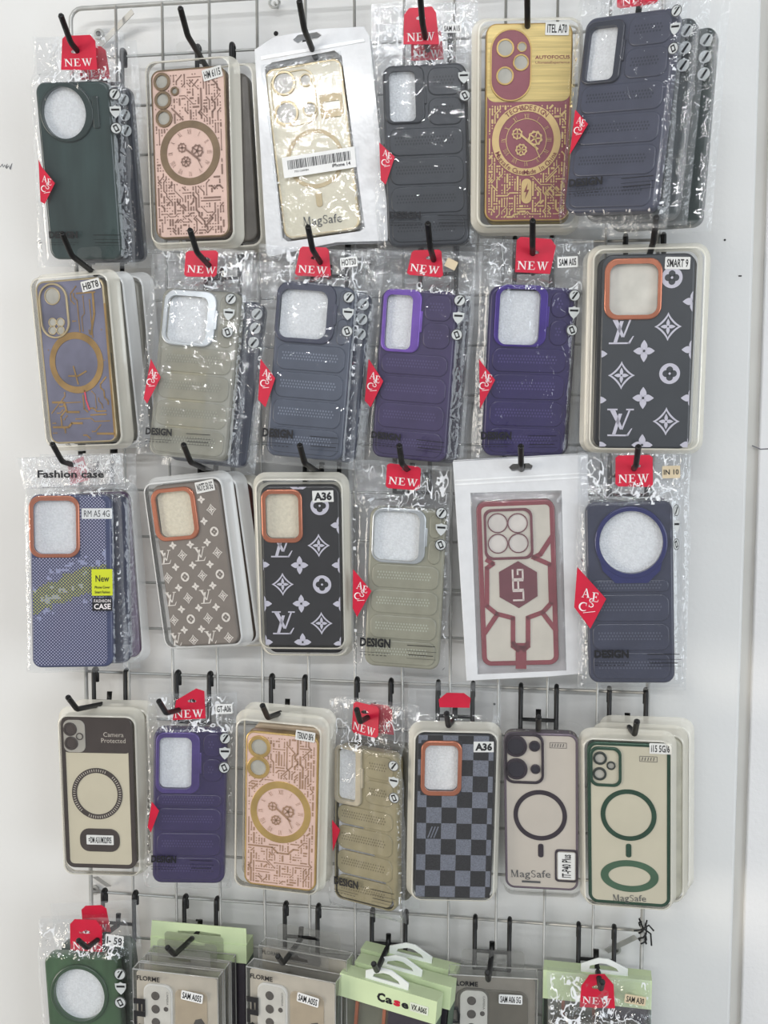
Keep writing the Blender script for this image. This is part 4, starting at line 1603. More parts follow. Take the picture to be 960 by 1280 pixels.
# checkerboard
p = Pkg('blister_phone_case', 'grey and black checkerboard case with orange camera frame', GT,
        [(521.3, 917.5), (619.9, 917), (613.8, 1124.6), (517, 1122)])
P45 = p
ho, vd = camera_window(p, (551.6, 959.9, 51, 68), (551.6, 959.9, 41, 57), COPPER)
CHA = mat('grey_weave', (112, 116, 128), 0.45, var=0.18, vscale=900)
CHB = mat('black_weave', (40, 40, 44), 0.45, var=0.25, vscale=900)
case_body(p, mat('dark_case_edge', (52, 54, 60), 0.4), [ho])
x0, z0 = p.L(500 + 293 * .2422, 840 + 700 * .2422)
cw, ch = 78.5 * .2422 * p.sx, 81.5 * .2422 * p.sz
e = 0.0016
F = (-p.w / 2 + e, p.w / 2 - e, e, p.h - e)
for i in range(-4, 4):
    for j in range(-7, 7):
        sq = [(x0 + i * cw, z0 + j * ch), (x0 + (i + 1) * cw, z0 + j * ch), (x0 + (i + 1) * cw, z0 + (j + 1) * ch), (x0 + i * cw, z0 + (j + 1) * ch)]
        mb = MB()
        for reg in ((F[0], vd[0], F[2], F[3]), (vd[1], F[1], F[2], F[3]), (vd[0], vd[1], F[2], vd[2]), (vd[0], vd[1], vd[3], F[3])):
            c = clip_rect(sq, *reg)
            if c:
                mb.flat(c, -0.0003)
        if mb.v:
            mb.build('check_square', CHB if (i + j) % 2 == 0 else CHA, p.e)
c = p.L(542.5, 1039.5)
mb = MB()
for k in range(3):
    mb.strip([(c[0] - .006 + k * .003, c[1] - .006), (c[0] - .002 + k * .003, c[1] + .005)], 0.0012, -0.0005)
mb.build('square_emblem', CHA, p.e)
sticker(p, (604.6, 933.7), 25, 13, 'A36', -0.001, 0.02, bold=0.05, r=0.0003)
tray(p, [(511, 905), (627, 899), (622, 1120), (508, 1122)])

# clear case with black band
MILK = mat('milky_clear_panel', (206, 198, 176), 0.25, var=0.03, vscale=20, coat=0.3)
MILKG = mat('milky_grey_panel', (196, 188, 178), 0.25, var=0.03, vscale=20, coat=0.3)
UMBER = mat('umber_black', (66, 58, 56), 0.3, var=0.06, coat=0.4)
p = Pkg('blister_phone_case', 'clear case with dark umber top band and black magnet ring', GT,
        [(73.6, 894.6), (166, 894.6), (169.5, 1087), (84, 1084)])
P41 = p
case_body(p, MILK)
border(p, UMBER, 5.5)
z1 = p.L(120, 941)[1]
MB().prism(rrect(-p.w / 2 + .002, z1, p.w / 2 - .002, p.h - .002, 0.006), [], -0.0006, 0.0004).build('top_band', UMBER, p.e)
c, w, h = B(p, (93.3, 919.8, 27, 40))
isl = MB().prism(rr(c, w, h, .007), [], -0.0012, 0.0, 0.0005).build('camera_island', mat('grey_film', (170, 166, 158), 0.3), p.e)
for x, y, d in ((88, 911, 17), (89.5, 928.5, 17)):
    lens_ring(p, (x, y), d, UMBER, 0.14, None, -0.002, parent=isl)
    a = p.L(x, y)
    MB().flat(ell(a, d * p.sx * .72, d * p.sx * .72, 20), -0.00135).build('lens_opening', mat('dark_lens', (78, 70, 68), 0.2), isl)
lens_ring(p, (100, 920), 9, UMBER, 0.12, None, -0.002, parent=isl)
a, b = p.L(142, 918), p.L(142, 925.5)
MB().text('Camera', a[0], a[1], 5.6 * p.sz, -0.0008, 0, 0, 25 * p.sx).text('Protected', b[0], b[1], 5.6 * p.sz, -0.0008, 0, 0, 30 * p.sx).build('printed_text', mat('pale_ink', (190, 182, 172), 0.5), p.e)
rg = ring(p, (121.7, 992, 63, 64), (121.7, 992, 51, 52), UMBER)
c, w, h = B(p, (121.7, 992, 57, 58))
mb = MB()
for k in range(64):
    t = 2 * math.pi * k / 64
    if 8 < k % 32 < 12:
        continue
    mb.strip([(c[0] + w / 2 * .96 * math.cos(t), c[1] + h / 2 * .96 * math.sin(t)), (c[0] + w / 2 * 1.05 * math.cos(t), c[1] + h / 2 * 1.05 * math.sin(t))], 0.0008, -0.0008)
mb.build('ring_lettering', mat('pale_ink', (190, 182, 172), 0.5), rg)
c, w, h = B(p, (125, 1050, 50, 29))
MB().prism(rr(c, w, h, h * .4), [], -0.0008, 0.0004, 0.0004).build('label_plate', UMBER, p.e)
sticker(p, (125, 1050), 34, 12, '=DM A31/M32/F05', -0.0012, 0.0)
tray(p, [(72, 884), (182, 884), (185, 1092), (82, 1090)])

# clear case with dark ring
PLUM = mat('plum_black_metal', (58, 50, 60), 0.28, 0.3, var=0.1)
p = Pkg('blister_phone_case', 'clear case with plum camera island, dark ring and boxed label', GT,
        [(630.4, 914.7), (721.4, 918), (723.3, 1114), (631.5, 1109.5)])
P46 = p


def battery(p, f, m):
    c, w, h = B(p, f)
    mb = MB()
    y = -0.0004
    mb.cap(ccw(rr(c, w, h, .0004, 2)), [rr(c, w - .001, h - .001, .0003, 2)], y)
    for k in range(5):
        x = c[0] - w * .36 + k * w * .16
        mb.strip([(x, c[1] - h * .25), (x + w * .04, c[1] + h * .25)], 0.0008, y)
    mb.build('battery_symbol', m, p.e)


case_body(p, MILKG)
border(p, mat('plum_grey_edge', (112, 100, 112), 0.25, 0.3), 3.2)
c, w, h = B(p, (655.3, 947.8, 49, 62))
isl = MB().prism(rr(c, w, h, .009), [rr(c, w - .005, h - .005, .007)], -0.002, 0.0004, 0.0008).build('camera_island', PLUM, p.e)
for x, y, d in ((645, 932.4, 27), (645.6, 960.7, 27), (668.2, 932.4, 13.5), (669.3, 961, 12)):
    o = lens_ring(p, (x, y), d, PLUM, 0.12, None, -0.002)
    a = p.L(x, y)
    MB().flat(ell(a, d * p.sx * .78, d * p.sx * .78, 24), -0.0014).build('lens_cover', mat('dark_lens_cover', (44, 42, 52), 0.25, var=0.1), o)
battery(p, (697.7, 931.7, 21, 7), GREYINK)
ring(p, (675.2, 1019, 67, 63), (675.2, 1019, 56, 52), PLUM)
c, w, h = B(p, (676, 1063, 7, 17))
MB().prism(rr(c, w, h, w * .45), [], -0.0008, 0.0003, 0.0003).build('magnet_bar', PLUM, p.e)
MSINK = mat('slate_ink', (82, 84, 86), 0.5)


def magsafe(p, x0, x1, y, h, y2=None, sub=False):
    a, b = p.L(x0, y), p.L(x1, y2 or y)
    an = math.atan2(b[1] - a[1], b[0] - a[0])
    W = math.hypot(b[0] - a[0], b[1] - a[1])
    u = (math.cos(an), math.sin(an))
    mb = MB()
    H = h * p.sz
    for s, f, ww, ser in (('M', 0.11, .2, True), ('ag', 0.36, .26, False), ('S', 0.57, .13, True), ('afe', 0.82, .34, False)):
        mb.text(s, a[0] + u[0] * W * f, a[1] + u[1] * W * f, H, -0.0005, 0, an, W * ww, 0.0, ser)
    if sub:
        for k in range(6):
            f = .3 + k * .075
            mb.strip([(a[0] + W * f, a[1] - H * 1.05), (a[0] + W * (f + .05), a[1] - H * 1.05)], H * .3, -0.0005)
    mb.build('printed_text', MSINK, p.e)


magsafe(p, 638, 688.6, 1091.4, 9, 1092.5, True)
c, w, h = B(p, (708, 1082, 29, 41))
MB().prism(rr(c, w, h, .004), [rr(c, w - .0035, h - .0035, .003)], -0.0014, 0.0004, 0.0005).build('label_frame', PLUM, p.e)
x, z = c
o = MB().prism(rr(c, w - .006, h - .006, .0008), [], -0.001, -0.0004).build('price_sticker', WHITE, p.e)
MB().text('IT-P40 Plus', x, z, (w - .006) * .5, -0.0012, 0, math.pi / 2, (h - .006) * .86, 0.02).build('sticker_text', BLACK, o)
tray(p, [(624, 898), (733, 903), (730, 1119), (626, 1114)], CLEAR)

# green framed clear case
DGREEN = mat('emerald_metal', (44, 78, 62), 0.25, 0.35, var=0.1)
p = Pkg('blister_phone_case', 'clear case with green frame, green ring and green oval', GT,
        [(733.8, 926), (838, 931), (838.8, 1135), (735, 1127.5)])
P47 = p
case_body(p, mat('milky_sand_panel', (200, 194, 174), 0.25, var=0.03, vscale=20, coat=0.3))
border(p, DGREEN, 4.5)
c, w, h = B(p, (757, 958, 40, 49))
isl = MB().prism(rr(c, w, h, .008), [rr(c, w - .0055, h - .0055, .006)], -0.002, 0.0004, 0.0008).build('camera_island', DGREEN, p.e)
for x, y, d in ((750, 947.5, 17), (749.5, 967, 17), (763.8, 956.8, 11)):
    lens_ring(p, (x, y), d, mat('green_black', (44, 52, 48), 0.3), 0.16, GLASSY, -0.0014)
battery(p, (810.5, 948.8, 22, 7), GREYINK)
ring(p, (785.5, 1018.8, 70, 64), (785.5, 1018.8, 58, 53), DGREEN)
c, w, h = B(p, (785.8, 1063, 7, 17))
MB().prism(rr(c, w, h, w * .45), [], -0.0008, 0.0003, 0.0003).build('magnet_bar', DGREEN, p.e)
ring(p, (786.8, 1095, 73, 40), (786.8, 1095, 53, 25), mat('sage_green_metal', (72, 104, 82), 0.35, 0.2), name='oval_grip')
magsafe(p, 765.5, 808, 1121.5, 8, 1123)
sticker(p, (825.5, 936), 27, 13, 'i15 5G/6', -0.001, 0.0)
tray(p, [(722, 912), (846, 911), (845, 1139), (726, 1123)])

# ================================================================== pouches
p = Pkg('pouch_phone_case', 'gold trimmed clear case in a white zip pouch with a barcode label', 'cases in white pouches',
        [(330.8, 87.6), (424.9, 70.9), (453.2, 286), (354, 300)])
P13 = p
CHAMP = mat('champagne_clear', (212, 206, 184), 0.3, var=0.04, coat=0.3)
case_body(p, CHAMP)
border(p, PALEGOLD, 3)
c, w, h = B(p, (368, 123, 56, 68))
MB().prism(rr(c, w, h, .012), [rr(c, w - .002, h - .002, .011)], -0.0012, 0.0004, 0.0004).build('camera_rim', PALEGOLD, p.e)
for x, y, d in ((354.8, 104.4, 31), (382.3, 100.5, 16), (358.6, 141.8, 31), (387.5, 136.6, 18)):
    lens_ring(p, (x, y), d, PALEGOLD, 0.09, GLASSY)
c, w, h = B(p, (414.6, 132, 29, 30))
blk = MB().prism(rr(c, w, h, .002), [rr(c, w * .72, h * .34, .001)], -0.001, 0.0004, 0.0004).build('stand_block', mat('champagne_block', (178, 162, 128), 0.35, 0.2), p.e)
ring(p, (394, 198.5, 72, 74), (394, 198.5, 62, 64), mat('champagne_block', (178, 162, 128), 0.35, 0.2))
c, w, h = B(p, (399, 248.8, 8, 20))
MB().prism(rr(c, w, h, w * .45), [], -0.0008, 0.0003, 0.0003).build('magnet_bar', mat('champagne_block'), p.e)
magsafe(p, 378.5, 428, 277, 11, 272)
# pouch: frosted frame with a window and a header with a round hanging hole
off = -0.003
outer = p.P([(318, 62), (342, 46), (398, 36), (455, 33), (462, 45), (487, 288), (484, 301), (420, 303), (338, 321), (333, 318)], off)
win = p.P([(331, 84), (340, 78), (418, 63), (427, 70), (456, 284), (450, 289), (360, 302), (353, 297)], off)
hl = p.P([(366, 50), (372, 44), (396, 40), (402, 44), (396, 49), (372, 54)], off)
MB().prism(outer, [win, hl], off, off + 0.0012, 0.0004).build('pouch_front', POUCH, p.e)
MB().prism(outer, [hl], 0.012, 0.0126).build('pouch_back', POUCH, p.e)
mb = MB()
n = len(outer)
oo = inset(ccw(outer), 0.0006)
a = mb.loop(oo, off + 0.001)
b = mb.loop(oo, 0.0122)
mb.bridge(a, b)
mb.build('pouch_gusset', POUCH, p.e)
MB().prism(p.P([(326, 70), (455, 48), (456, 52), (326, 75)], off - .001), [], off - .0008, off, 0.0003).build('zip_seal', mat('zip_ridge', (236, 237, 238), 0.25), p.e)
bag(p, [(329, 84), (427, 68), (457, 287), (354, 302)], 31, 1.2, -0.002, -0.0034, 'clear_window')
q = p.P([(352, 197.2), (443, 183), (445.5, 208.8), (355.3, 223)], -0.0052)
lab = MB().prism(q, [], -0.0052, -0.0049).build('barcode_label', WHITE, p.e)
mb = MB()
rnd = random.Random(4)
u = 0.07
ipt = lambda s, t: ((q[0][0] * (1 - s) + q[1][0] * s) * (1 - t) + (q[3][0] * (1 - s) + q[2][0] * s) * t, (q[0][1] * (1 - s) + q[1][1] * s) * (1 - t) + (q[3][1] * (1 - s) + q[2][1] * s) * t)
while u < 0.93:
    ww = rnd.choice([.005, .008, .013])
    mb.flat([ipt(u, .18), ipt(u + ww, .18), ipt(u + ww, .62), ipt(u, .62)], -0.0054)
    u += ww + rnd.choice([.005, .008, .012])
c = ipt(.8, .76)
an = math.atan2(q[1][1] - q[0][1], q[1][0] - q[0][0])
mb.text('iPhone 14', c[0], c[1], 0.0031, -0.0054, 0, an, None, 0.02)
c = ipt(.25, .76)
mb.text('75511240984', c[0], c[1], 0.0018, -0.0054, 0, an)
mb.build('barcode', BLACK, lab)

p = Pkg('pouch_phone_case', 'burgundy framed clear case with hexagon emblem in a white pouch', 'cases in white pouches',
        [(595, 626), (692.5, 625), (699.5, 830), (602.5, 833.8)])
P35 = p
MAR = mat('maroon_frame', (132, 54, 66), 0.3, var=0.08, coat=0.4)
MARD = mat('dark_maroon', (104, 44, 58), 0.35, var=0.06, coat=0.3)
case_body(p, mat('milky_white_panel', (204, 202, 190), 0.3, var=0.03))
border(p, MAR, 6.5)
zz = lambda L: [zc(a, .25, (555, 550)) for a in L]
c, w, h = B(p, (635.5, 667.5, 61, 63))
isl = MB().prism(rr(c, w, h, .008), [rr(c, w - .005, h - .005, .007)], -0.0016, 0.0004, 0.0006).build('camera_island', MARD, p.e)
for x, y in ((622, 653.8), (647, 653.8), (622.5, 679.5), (648, 678.8)):
    lens_ring(p, (x, y), 25, MARD, 0.05, mat('pale_opening', (212, 210, 204), 0.3), -0.0012)
hx = MB().prism(p.P(zz([(370, 605), (465, 660), (468, 780), (375, 840), (278, 785), (275, 660)])), [], -0.001, 0.0004, 0.0003).build('hexagon_plate', MARD, p.e)
a = p.L(647.5, 731)
mb = MB()
k = 38 * p.sz / 3.3
hh = 12.5 * p.sx
for n_, strokes in enumerate(([(0, 1), (0, 0), (1, 0), (1, 1)], [(0, 0), (0, 1), (1, 1), (1, 0), None, (0, .48), (1, .48)], [(1, 1), (0, 1), (0, 0), (1, 0), (1, .5), (.5, .5)])):
    run = []
    for q_ in strokes + [None]:
        if q_ is None:
            mb.strip(run, 0.0017, -0.0012)
            run = []
            continue
        u_, v_ = (n_ * 1.15 + q_[0] - 1.65) * k, (q_[1] - .5) * hh
        run.append((a[0] - v_, a[1] + u_))
mb.build('emblem_letters', mat('emblem_cream', (216, 208, 202), 0.4), hx)
for pl, wd in (([(215, 600), (245, 618), (215, 640), (215, 830), (262, 868), (345, 890), (345, 1030), (372, 1050)], .0044), ([(445, 585), (530, 622), (535, 815), (495, 860), (420, 888), (420, 1030), (398, 1050)], .0044),
               ([(385, 1030), (385, 1128)], .0105), ([(345, 1010), (362, 1034), (385, 1038), (408, 1034), (420, 1010)], .0044), ([(542, 478), (482, 570), (450, 588)], .0046), ([(266, 872), (206, 962)], .0046), ([(492, 862), (560, 952)], .0046)):
    q = p.P(zz(pl))
    mb = MB()
    for a, b in zip(q, q[1:]):
        dx, dz = b[0] - a[0], b[1] - a[1]
        l = math.hypot(dx, dz)
        nx, nz = -dz / l * wd / 2, dx / l * wd / 2
        ex_, ez_ = dx / l * wd * .3, dz / l * wd * .3
        mb.prism([(a[0] - ex_ + nx, a[1] - ez_ + nz), (a[0] - ex_ - nx, a[1] - ez_ - nz), (b[0] + ex_ - nx, b[1] + ez_ - nz), (b[0] + ex_ + nx, b[1] + ez_ + nz)], [], -0.0008, 0.0004)
    mb.build('brace', MAR, p.e)
off = -0.0025
outer = p.P([(566, 577), (735, 568), (736, 700), (729, 842), (684, 846), (583, 851), (580, 800)], off)
win = p.P([(588, 616), (702, 613), (708, 838), (597, 843)], off)
hl = p.P([(636, 584), (641, 580), (661, 579), (666, 582), (664, 587), (640, 589)], off)
MB().prism(outer, [win, hl], off, off + 0.001, 0.0003).build('pouch_front', POUCH, p.e)
MB().prism(outer, [hl], 0.0112, 0.0118).build('pouch_back', POUCH, p.e)
mb = MB()
oo = inset(ccw(outer), 0.0006)
mb.bridge(mb.loop(oo, off + 0.001), mb.loop(oo, 0.0115))
mb.build('pouch_gusset', POUCH, p.e)
for y0, y1 in ((600, 590.5), (605, 595.5)):
    MB().prism(p.P([(568, y0), (734, y1), (734, y1 + 2), (568, y0 + 2)], off - .0006), [], off - .0006, off, 0.0002).build('zip_seal', mat('zip_ridge', (236, 237, 238), 0.25), p.e)
PW = film('pouch_window', (246, 240, 240), 0.06, 1.0, 0.08, 0.2, 40)
bag(p, [(587, 614), (704, 611), (710, 840), (596, 845)], 33, 1.2, -0.001, -0.0034, 'clear_window', 0, PW)

# ================================================================== blue mesh case in printed bag
def meshmat():
    m = bpy.data.materials.new('blue_mesh_camouflage')
    m.use_nodes = True
    nt = m.node_tree
    N, L = nt.nodes, nt.links
    b = N['Principled BSDF']
    b.inputs['Roughness'].default_value = 0.4
    tc = N.new('ShaderNodeTexCoord')
    mp = N.new('ShaderNodeMapping')
    mp.inputs['Rotation'].default_value = (0, R(45), 0)
    mp.inputs['Scale'].default_value = (430, 430, 430)
    L.new(tc.outputs['Object'], mp.inputs['Vector'])
    sp = N.new('ShaderNodeSeparateXYZ')
    L.new(mp.outputs[0], sp.inputs[0])

    def math_(op, a, b_=None, clampv=False):
        n = N.new('ShaderNodeMath')
        n.operation = op
        n.use_clamp = clampv
        for k, v in enumerate((a, b_)):
            if v is None:
                continue
            if isinstance(v, (int, float)):
                n.inputs[k].default_value = v
            else:
                L.new(v, n.inputs[k])
        return n.outputs[0]
    fx = math_('ABSOLUTE', math_('SUBTRACT', math_('FRACT', sp.outputs[0]), 0.5))
    fz = math_('ABSOLUTE', math_('SUBTRACT', math_('FRACT', sp.outputs[2]), 0.5))
    dots = math_('LESS_THAN', math_('MAXIMUM', fx, fz), 0.29)
    # blocky camouflage band running up to the right
    so = N.new('ShaderNodeSeparateXYZ')
    L.new(tc.outputs['Object'], so.inputs[0])
    sn = N.new('ShaderNodeVectorMath')
    sn.operation = 'SNAP'
    sn.inputs[1].default_value = (0.0022, 0.0022, 0.0022)
    L.new(tc.outputs['Object'], sn.inputs[0])
    nz = N.new('ShaderNodeTexNoise')
    nz.inputs['Scale'].default_value = 150
    L.new(sn.outputs[0], nz.inputs['Vector'])
    s2 = N.new('ShaderNodeSeparateXYZ')
    L.new(sn.outputs[0], s2.inputs[0])
    dist = math_('ABSOLUTE', math_('SUBTRACT', math_('SUBTRACT', s2.outputs[2], math_('MULTIPLY', s2.outputs[0], 0.38)), 0.083))
    dist = math_('ADD', dist, math_('MULTIPLY', math_('SUBTRACT', nz.outputs['Fac'], 0.5), 0.022))
    band = math_('LESS_THAN', dist, 0.0125)
    sparkle = math_('MULTIPLY', math_('LESS_THAN', dist, 0.028), math_('GREATER_THAN', nz.outputs['Fac'], 0.60))
    c1 = N.new('ShaderNodeMix')
    c1.data_type = 'RGBA'
    c1.inputs['A'].default_value = srgb((172, 172, 196)) + (1,)
    c1.inputs['B'].default_value = srgb((196, 198, 104)) + (1,)
    L.new(band, c1.inputs['Factor'])
    c3 = N.new('ShaderNodeMix')
    c3.data_type = 'RGBA'
    c3.inputs['A'].default_value = srgb((52, 58, 92)) + (1,)
    c3.inputs['B'].default_value = srgb((136, 142, 176)) + (1,)
    L.new(sparkle, c3.inputs['Factor'])
    c2 = N.new('ShaderNodeMix')
    c2.data_type = 'RGBA'
    L.new(dots, c2.inputs['Factor'])
    L.new(c3.outputs['Result'], c2.inputs['A'])
    L.new(c1.outputs['Result'], c2.inputs['B'])
    L.new(c2.outputs['Result'], b.inputs['Base Color'])
    return m


NAVY = mat('navy_edge', (58, 66, 102), 0.35, var=0.05, coat=0.3)
p = Pkg('bagged_phone_case', 'blue mesh pattern case with copper camera frame and yellow label, left side', 'fashion cases in printed bags',
        [(35.8, 619), (140.2, 616.5), (142, 833.7), (39.7, 835.8)])
P31 = p
ho, vd = camera_window(p, (68.5, 658.3, 63, 77), (69, 659, 53, 66), COPPER)
case_body(p, NAVY, [ho])
e = .0022
mb = MB()
full = rrect(-p.w / 2 + e, e, p.w / 2 - .006, p.h - e, .007)
for reg in ((vd[1], 1, 0, 1), (-1, vd[1], 0, vd[2])):
    cc = clip_rect(full, *reg)
    mb.flat(cc, -0.0003)
mb.build('mesh_print', meshmat(), p.e)
sticker(p, (121, 642), 38, 13, 'RM A5 4G', -0.001, 0.0, bold=0.0)
yl = sticker(p, (127.6, 728), 26, 33, '', -0.005, 0, name='yellow_label', paper=mat('yellow_green_label', (206, 214, 40), 0.45, var=0.02), r=0.0003)
a, b, c = p.L(128, 723, -.005), p.L(128, 734, -.005), p.L(128, 740, -.005)
MB().text('New', a[0], a[1], 8 * p.sz, -0.0053, 0, 0, 17 * p.sx, 0.01).text('Phone Cover', b[0], b[1], 3 * p.sz, -0.0053, 0, 0, 19 * p.sx, 0.02).text('Smart Fashion', c[0], c[1], 3 * p.sz, -0.0053, 0, 0, 19 * p.sx, 0.02).build('label_text', BLACK, yl)
bl = sticker(p, (127.8, 755.5), 25, 16, '', -0.005, 0, name='black_label', paper=BLACK, r=0.0003)
a, b = p.L(128, 751, -.005), p.L(128, 758, -.005)
MB().text('FASHION', a[0], a[1], 4 * p.sz, -0.0053, 0, 0, 21 * p.sx, 0.0).text('CASE', b[0], b[1], 6.5 * p.sz, -0.0053, 0, 0, 21 * p.sx, 0.02).build('label_text', TAGWHITE, bl)
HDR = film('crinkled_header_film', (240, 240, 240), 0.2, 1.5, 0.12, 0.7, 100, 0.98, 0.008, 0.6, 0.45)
bag(p, [(33, 609), (150, 603), (160, 838), (34, 840)], 41)
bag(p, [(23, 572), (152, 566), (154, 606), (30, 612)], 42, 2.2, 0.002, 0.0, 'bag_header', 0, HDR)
a, b = p.L(47, 592.5, -.003), p.L(130, 592.5, -.003)
MB().text('Fashion case', (a[0] + b[0]) / 2, a[1], 8.5 * p.sz, -0.0038, 0, -0.0, (b[0] - a[0]), 0.03).build('header_lettering', BLACK, p.e)
MB().prism(p.P([(84, 580), (104, 570), (112, 600), (88, 606)], .004), [], 0.004, 0.0045).build('header_print', mat('pink_header_print', (214, 130, 140), 0.5), p.e)


# ================================================================== packages hanging behind the front ones
def behind_bag(p, dx, dy, dz, rgb, label, seed, droll=0.0, tagpoly=True, win=True, bad=True, dyaw=0.0):
    q = Pkg('bagged_phone_case', label, 'cases hanging behind the front ones', pose=p.shifted(dx, dy, dz, droll, dyaw))
    m = tpu('rear_tpu_%d_%d_%d' % rgb, rgb)
    if win:
        ho = rrect(-q.w * .38, q.h * .72, q.w * .12, q.h * .94, .006)
        MB().prism(q.outline(), [ho], 0, .010, .0022).build('case_shell', m, q.e)
        foam(q)
        MB().prism(rrect(-q.w * .43, q.h * .70, q.w * .17, q.h * .96, .008), [ho], -.0018, .0005, .0008).build('camera_frame', m, q.e)
    else:
        MB().prism(q.outline(), [], 0, .010, .0022).build('case_shell', m, q.e)
    if bad:
        for k, z in enumerate((.925, .84, .755)):
            o = MB().prism(ell((q.w * .42, q.h * z), .011, .011, 16), [], -.0042, -.004).build('badge', BADGE, q.e)
            MB().flat([(q.w * .42 - .003, q.h * z - .003), (q.w * .42 - .001, q.h * z - .0045), (q.w * .42 + .0035, q.h * z + .003), (q.w * .42 + .002, q.h * z + .004)], -.0044).build('badge_symbol', BLACK, o)
    # plain bag in local coordinates
    hw = q.w / 2
    C = [(-hw - .007, q.h + .042), (hw + .009, q.h + .042), (hw + .009, -.006), (-hw - .007, -.006)]
    mb = MB()
    nu, nv = 12, 24
    ix = {}
    for j in range(nv + 1):
        for i in range(nu + 1):
            s, t = i / nu, j / nv
            x = C[0][0] * (1 - s) + C[1][0] * s
            z = C[0][1] * (1 - t) + C[3][1] * t
            d = max(abs(x) - hw, abs(z - q.h / 2) - q.h / 2, 0)
            k = max(0, 1 - d / .01)
            y = .0045 - .0082 * k - abs(noise.noise(Vector((x * 60, z * 45, seed)))) * .0015
            ix[i, j] = len(mb.v)
            mb.v.append((x, y, z))
    for j in range(nv):
        for i in range(nu):
            mb.face((ix[i, j + 1], ix[i + 1, j + 1], ix[i + 1, j], ix[i, j]), 1 if i in (0, nu - 1) or j in (0, nv - 1) else 0, True)
    mb.build('clear_bag', [BAG, SEAM], q.e)
    if tagpoly == 'bent':
        MB().prism([(-.014, q.h + .016), (.016, q.h + .016), (.017, q.h + .026), (.010, q.h + .031), (-.007, q.h + .031), (-.015, q.h + .024)], [], .0035, .0039).build('hang_tag', RED, q.e)
    elif tagpoly:
        t = MB().prism([(-.014, q.h + .008), (.017, q.h + .008), (.015, q.h + .034), (.010, q.h + .038), (-.008, q.h + .038), (-.013, q.h + .034)], [], .0035, .0039).build('hang_tag', RED, q.e)
        MB().text('NEW', .001, q.h + .0135, .0066, .0033, 0, 0, .026, 0, True).build('tag_lettering', TAGWHITE, t)
    return q


def behind_tray(p, dx, dy, dz, rgb, label, droll=0.0, m=None, dyaw=0.0):
    q = Pkg('blister_phone_case', label, 'trays hanging behind the front ones', pose=p.shifted(dx, dy, dz, droll, dyaw))
    m1 = mat('rear_case_%d_%d_%d' % rgb, rgb, 0.35, var=0.08, coat=0.2)
    ho = rrect(-q.w * .38, q.h * .72, q.w * .08, q.h * .93, .006)
    case_body(q, m1, [ho])
    foam(q, CREAMFOAM)
    MB().prism(rrect(-q.w * .42, q.h * .70, q.w * .12, q.h * .95, .008), [ho], -.0018, .0005, .0008).build('camera_frame', COPPER if sum(rgb) < 420 else PALEGOLD, q.e)
    x0, x1, z0, z1 = p.tr
    mb = MB()
    prev = None
    for d, y in [(0, .0132), (0, .0124), (.0020, .0122), (.0026, .0075), (.0036, .0072), (.0042, -.0018), (.0050, -.0026), (.0062, -.0028)]:
        lp = mb.loop(rrect(x0 + d, z0 + d, x1 - d, z1 - d, 0.013 - d * 0.6, 6), y)
        if prev:
            mb.bridge(lp, prev, 0, True)
        prev = lp
    mb.build('blister_tray', m or TRAY, q.e)
    return q


behind_bag(P11, .016, .0185, -.004, (34, 40, 56), 'navy black case behind the dark green one, its right edge showing', 51, -0.02)
behind_tray(P12, .020, .017, -.004, (92, 88, 82), 'grey brown case in a tray behind the pink circuit case', -0.035)
behind_bag(P14, .002, .0185, .000, (60, 62, 70), 'dark grey case directly behind the dark grey quilted one', 52, 0.0, bad=False)
behind_tray(P15, .003, .016, -.002, (176, 160, 110), 'gold case in a tray directly behind the gold and burgundy one')
behind_bag(P16, .012, .0185, -.003, (72, 82, 84), 'grey green bagged case behind the tilted slate one', 53, -0.02, False)
behind_bag(P16, .026, .037, -.006, (40, 60, 56), 'dark green bagged case at the back of the top right stack', 54, -0.045, False)
behind_tray(P21, .009, .0170, -.002, (168, 166, 158), 'pale grey case in a tray behind the violet one', -0.02, TRAYW)
behind_tray(P21, .021, .0340, -.002, (150, 148, 140), 'grey case in a tray at the back of the violet stack', -0.005, TRAYW)
behind_bag(P22, .017, .0185, -.004, (40, 48, 74), 'navy bagged case behind the clear quilted one', 55, 0.03, False)
behind_bag(P23, .011, .0185, -.001, (62, 70, 96), 'dark slate case close behind the slate blue one', 56, 0.02, False)
behind_bag(P24, .008, .0185, -.002, (42, 36, 66), 'dark violet case close behind the muted purple one', 57, 0.0, False, True, False)
behind_bag(P25, .007, .0185, -.001, (36, 26, 74), 'dark purple case close behind the deep purple one', 58, 0.0, False, True, False)
behind_tray(P26, -.004, .0170, -.001, (60, 62, 66), 'black case in a tray second in the large monogram stack')
behind_tray(P26, .004, .0340, .002, (70, 66, 62), 'dark case in a tray at the back of the large monogram stack', 0.01)
q = behind_bag(P31, .014, .0185, -.001, (52, 58, 90), 'navy case second in the blue mesh stack', 59, -0.01, False, True, False)
behind_tray(P33, .000, .0170, -.012, (50, 50, 54), 'black case hanging lower behind the A36 monogram one')
behind_tray(P32, .008, .0170, -.003, (112, 100, 92), 'brown grey case in a tray second in the taupe monogram stack', -0.01, TRAYW)
behind_tray(P32, .013, .0340, -.007, (84, 44, 40), 'red brown case in a tray at the back of the taupe stack', 0.06)
behind_bag(P36, .001, .0185, .000, (74, 78, 96), 'slate case directly behind the navy one with the round window', 60, 0, False, False, False)
behind_tray(P43, .003, .0170, .002, (206, 186, 160), 'cream case in a tray directly behind the pink gold ring case')
behind_bag(P44, .005, .0185, .004, (112, 106, 84), 'olive case in a bag directly behind the khaki one', 61, -0.02, True, True, False, 0.03)
behind_bag(P45, -.002, .0185, .004, (44, 46, 52), 'black bagged case with red tag behind the checkerboard one', 62, 0, 'bent', True, False)
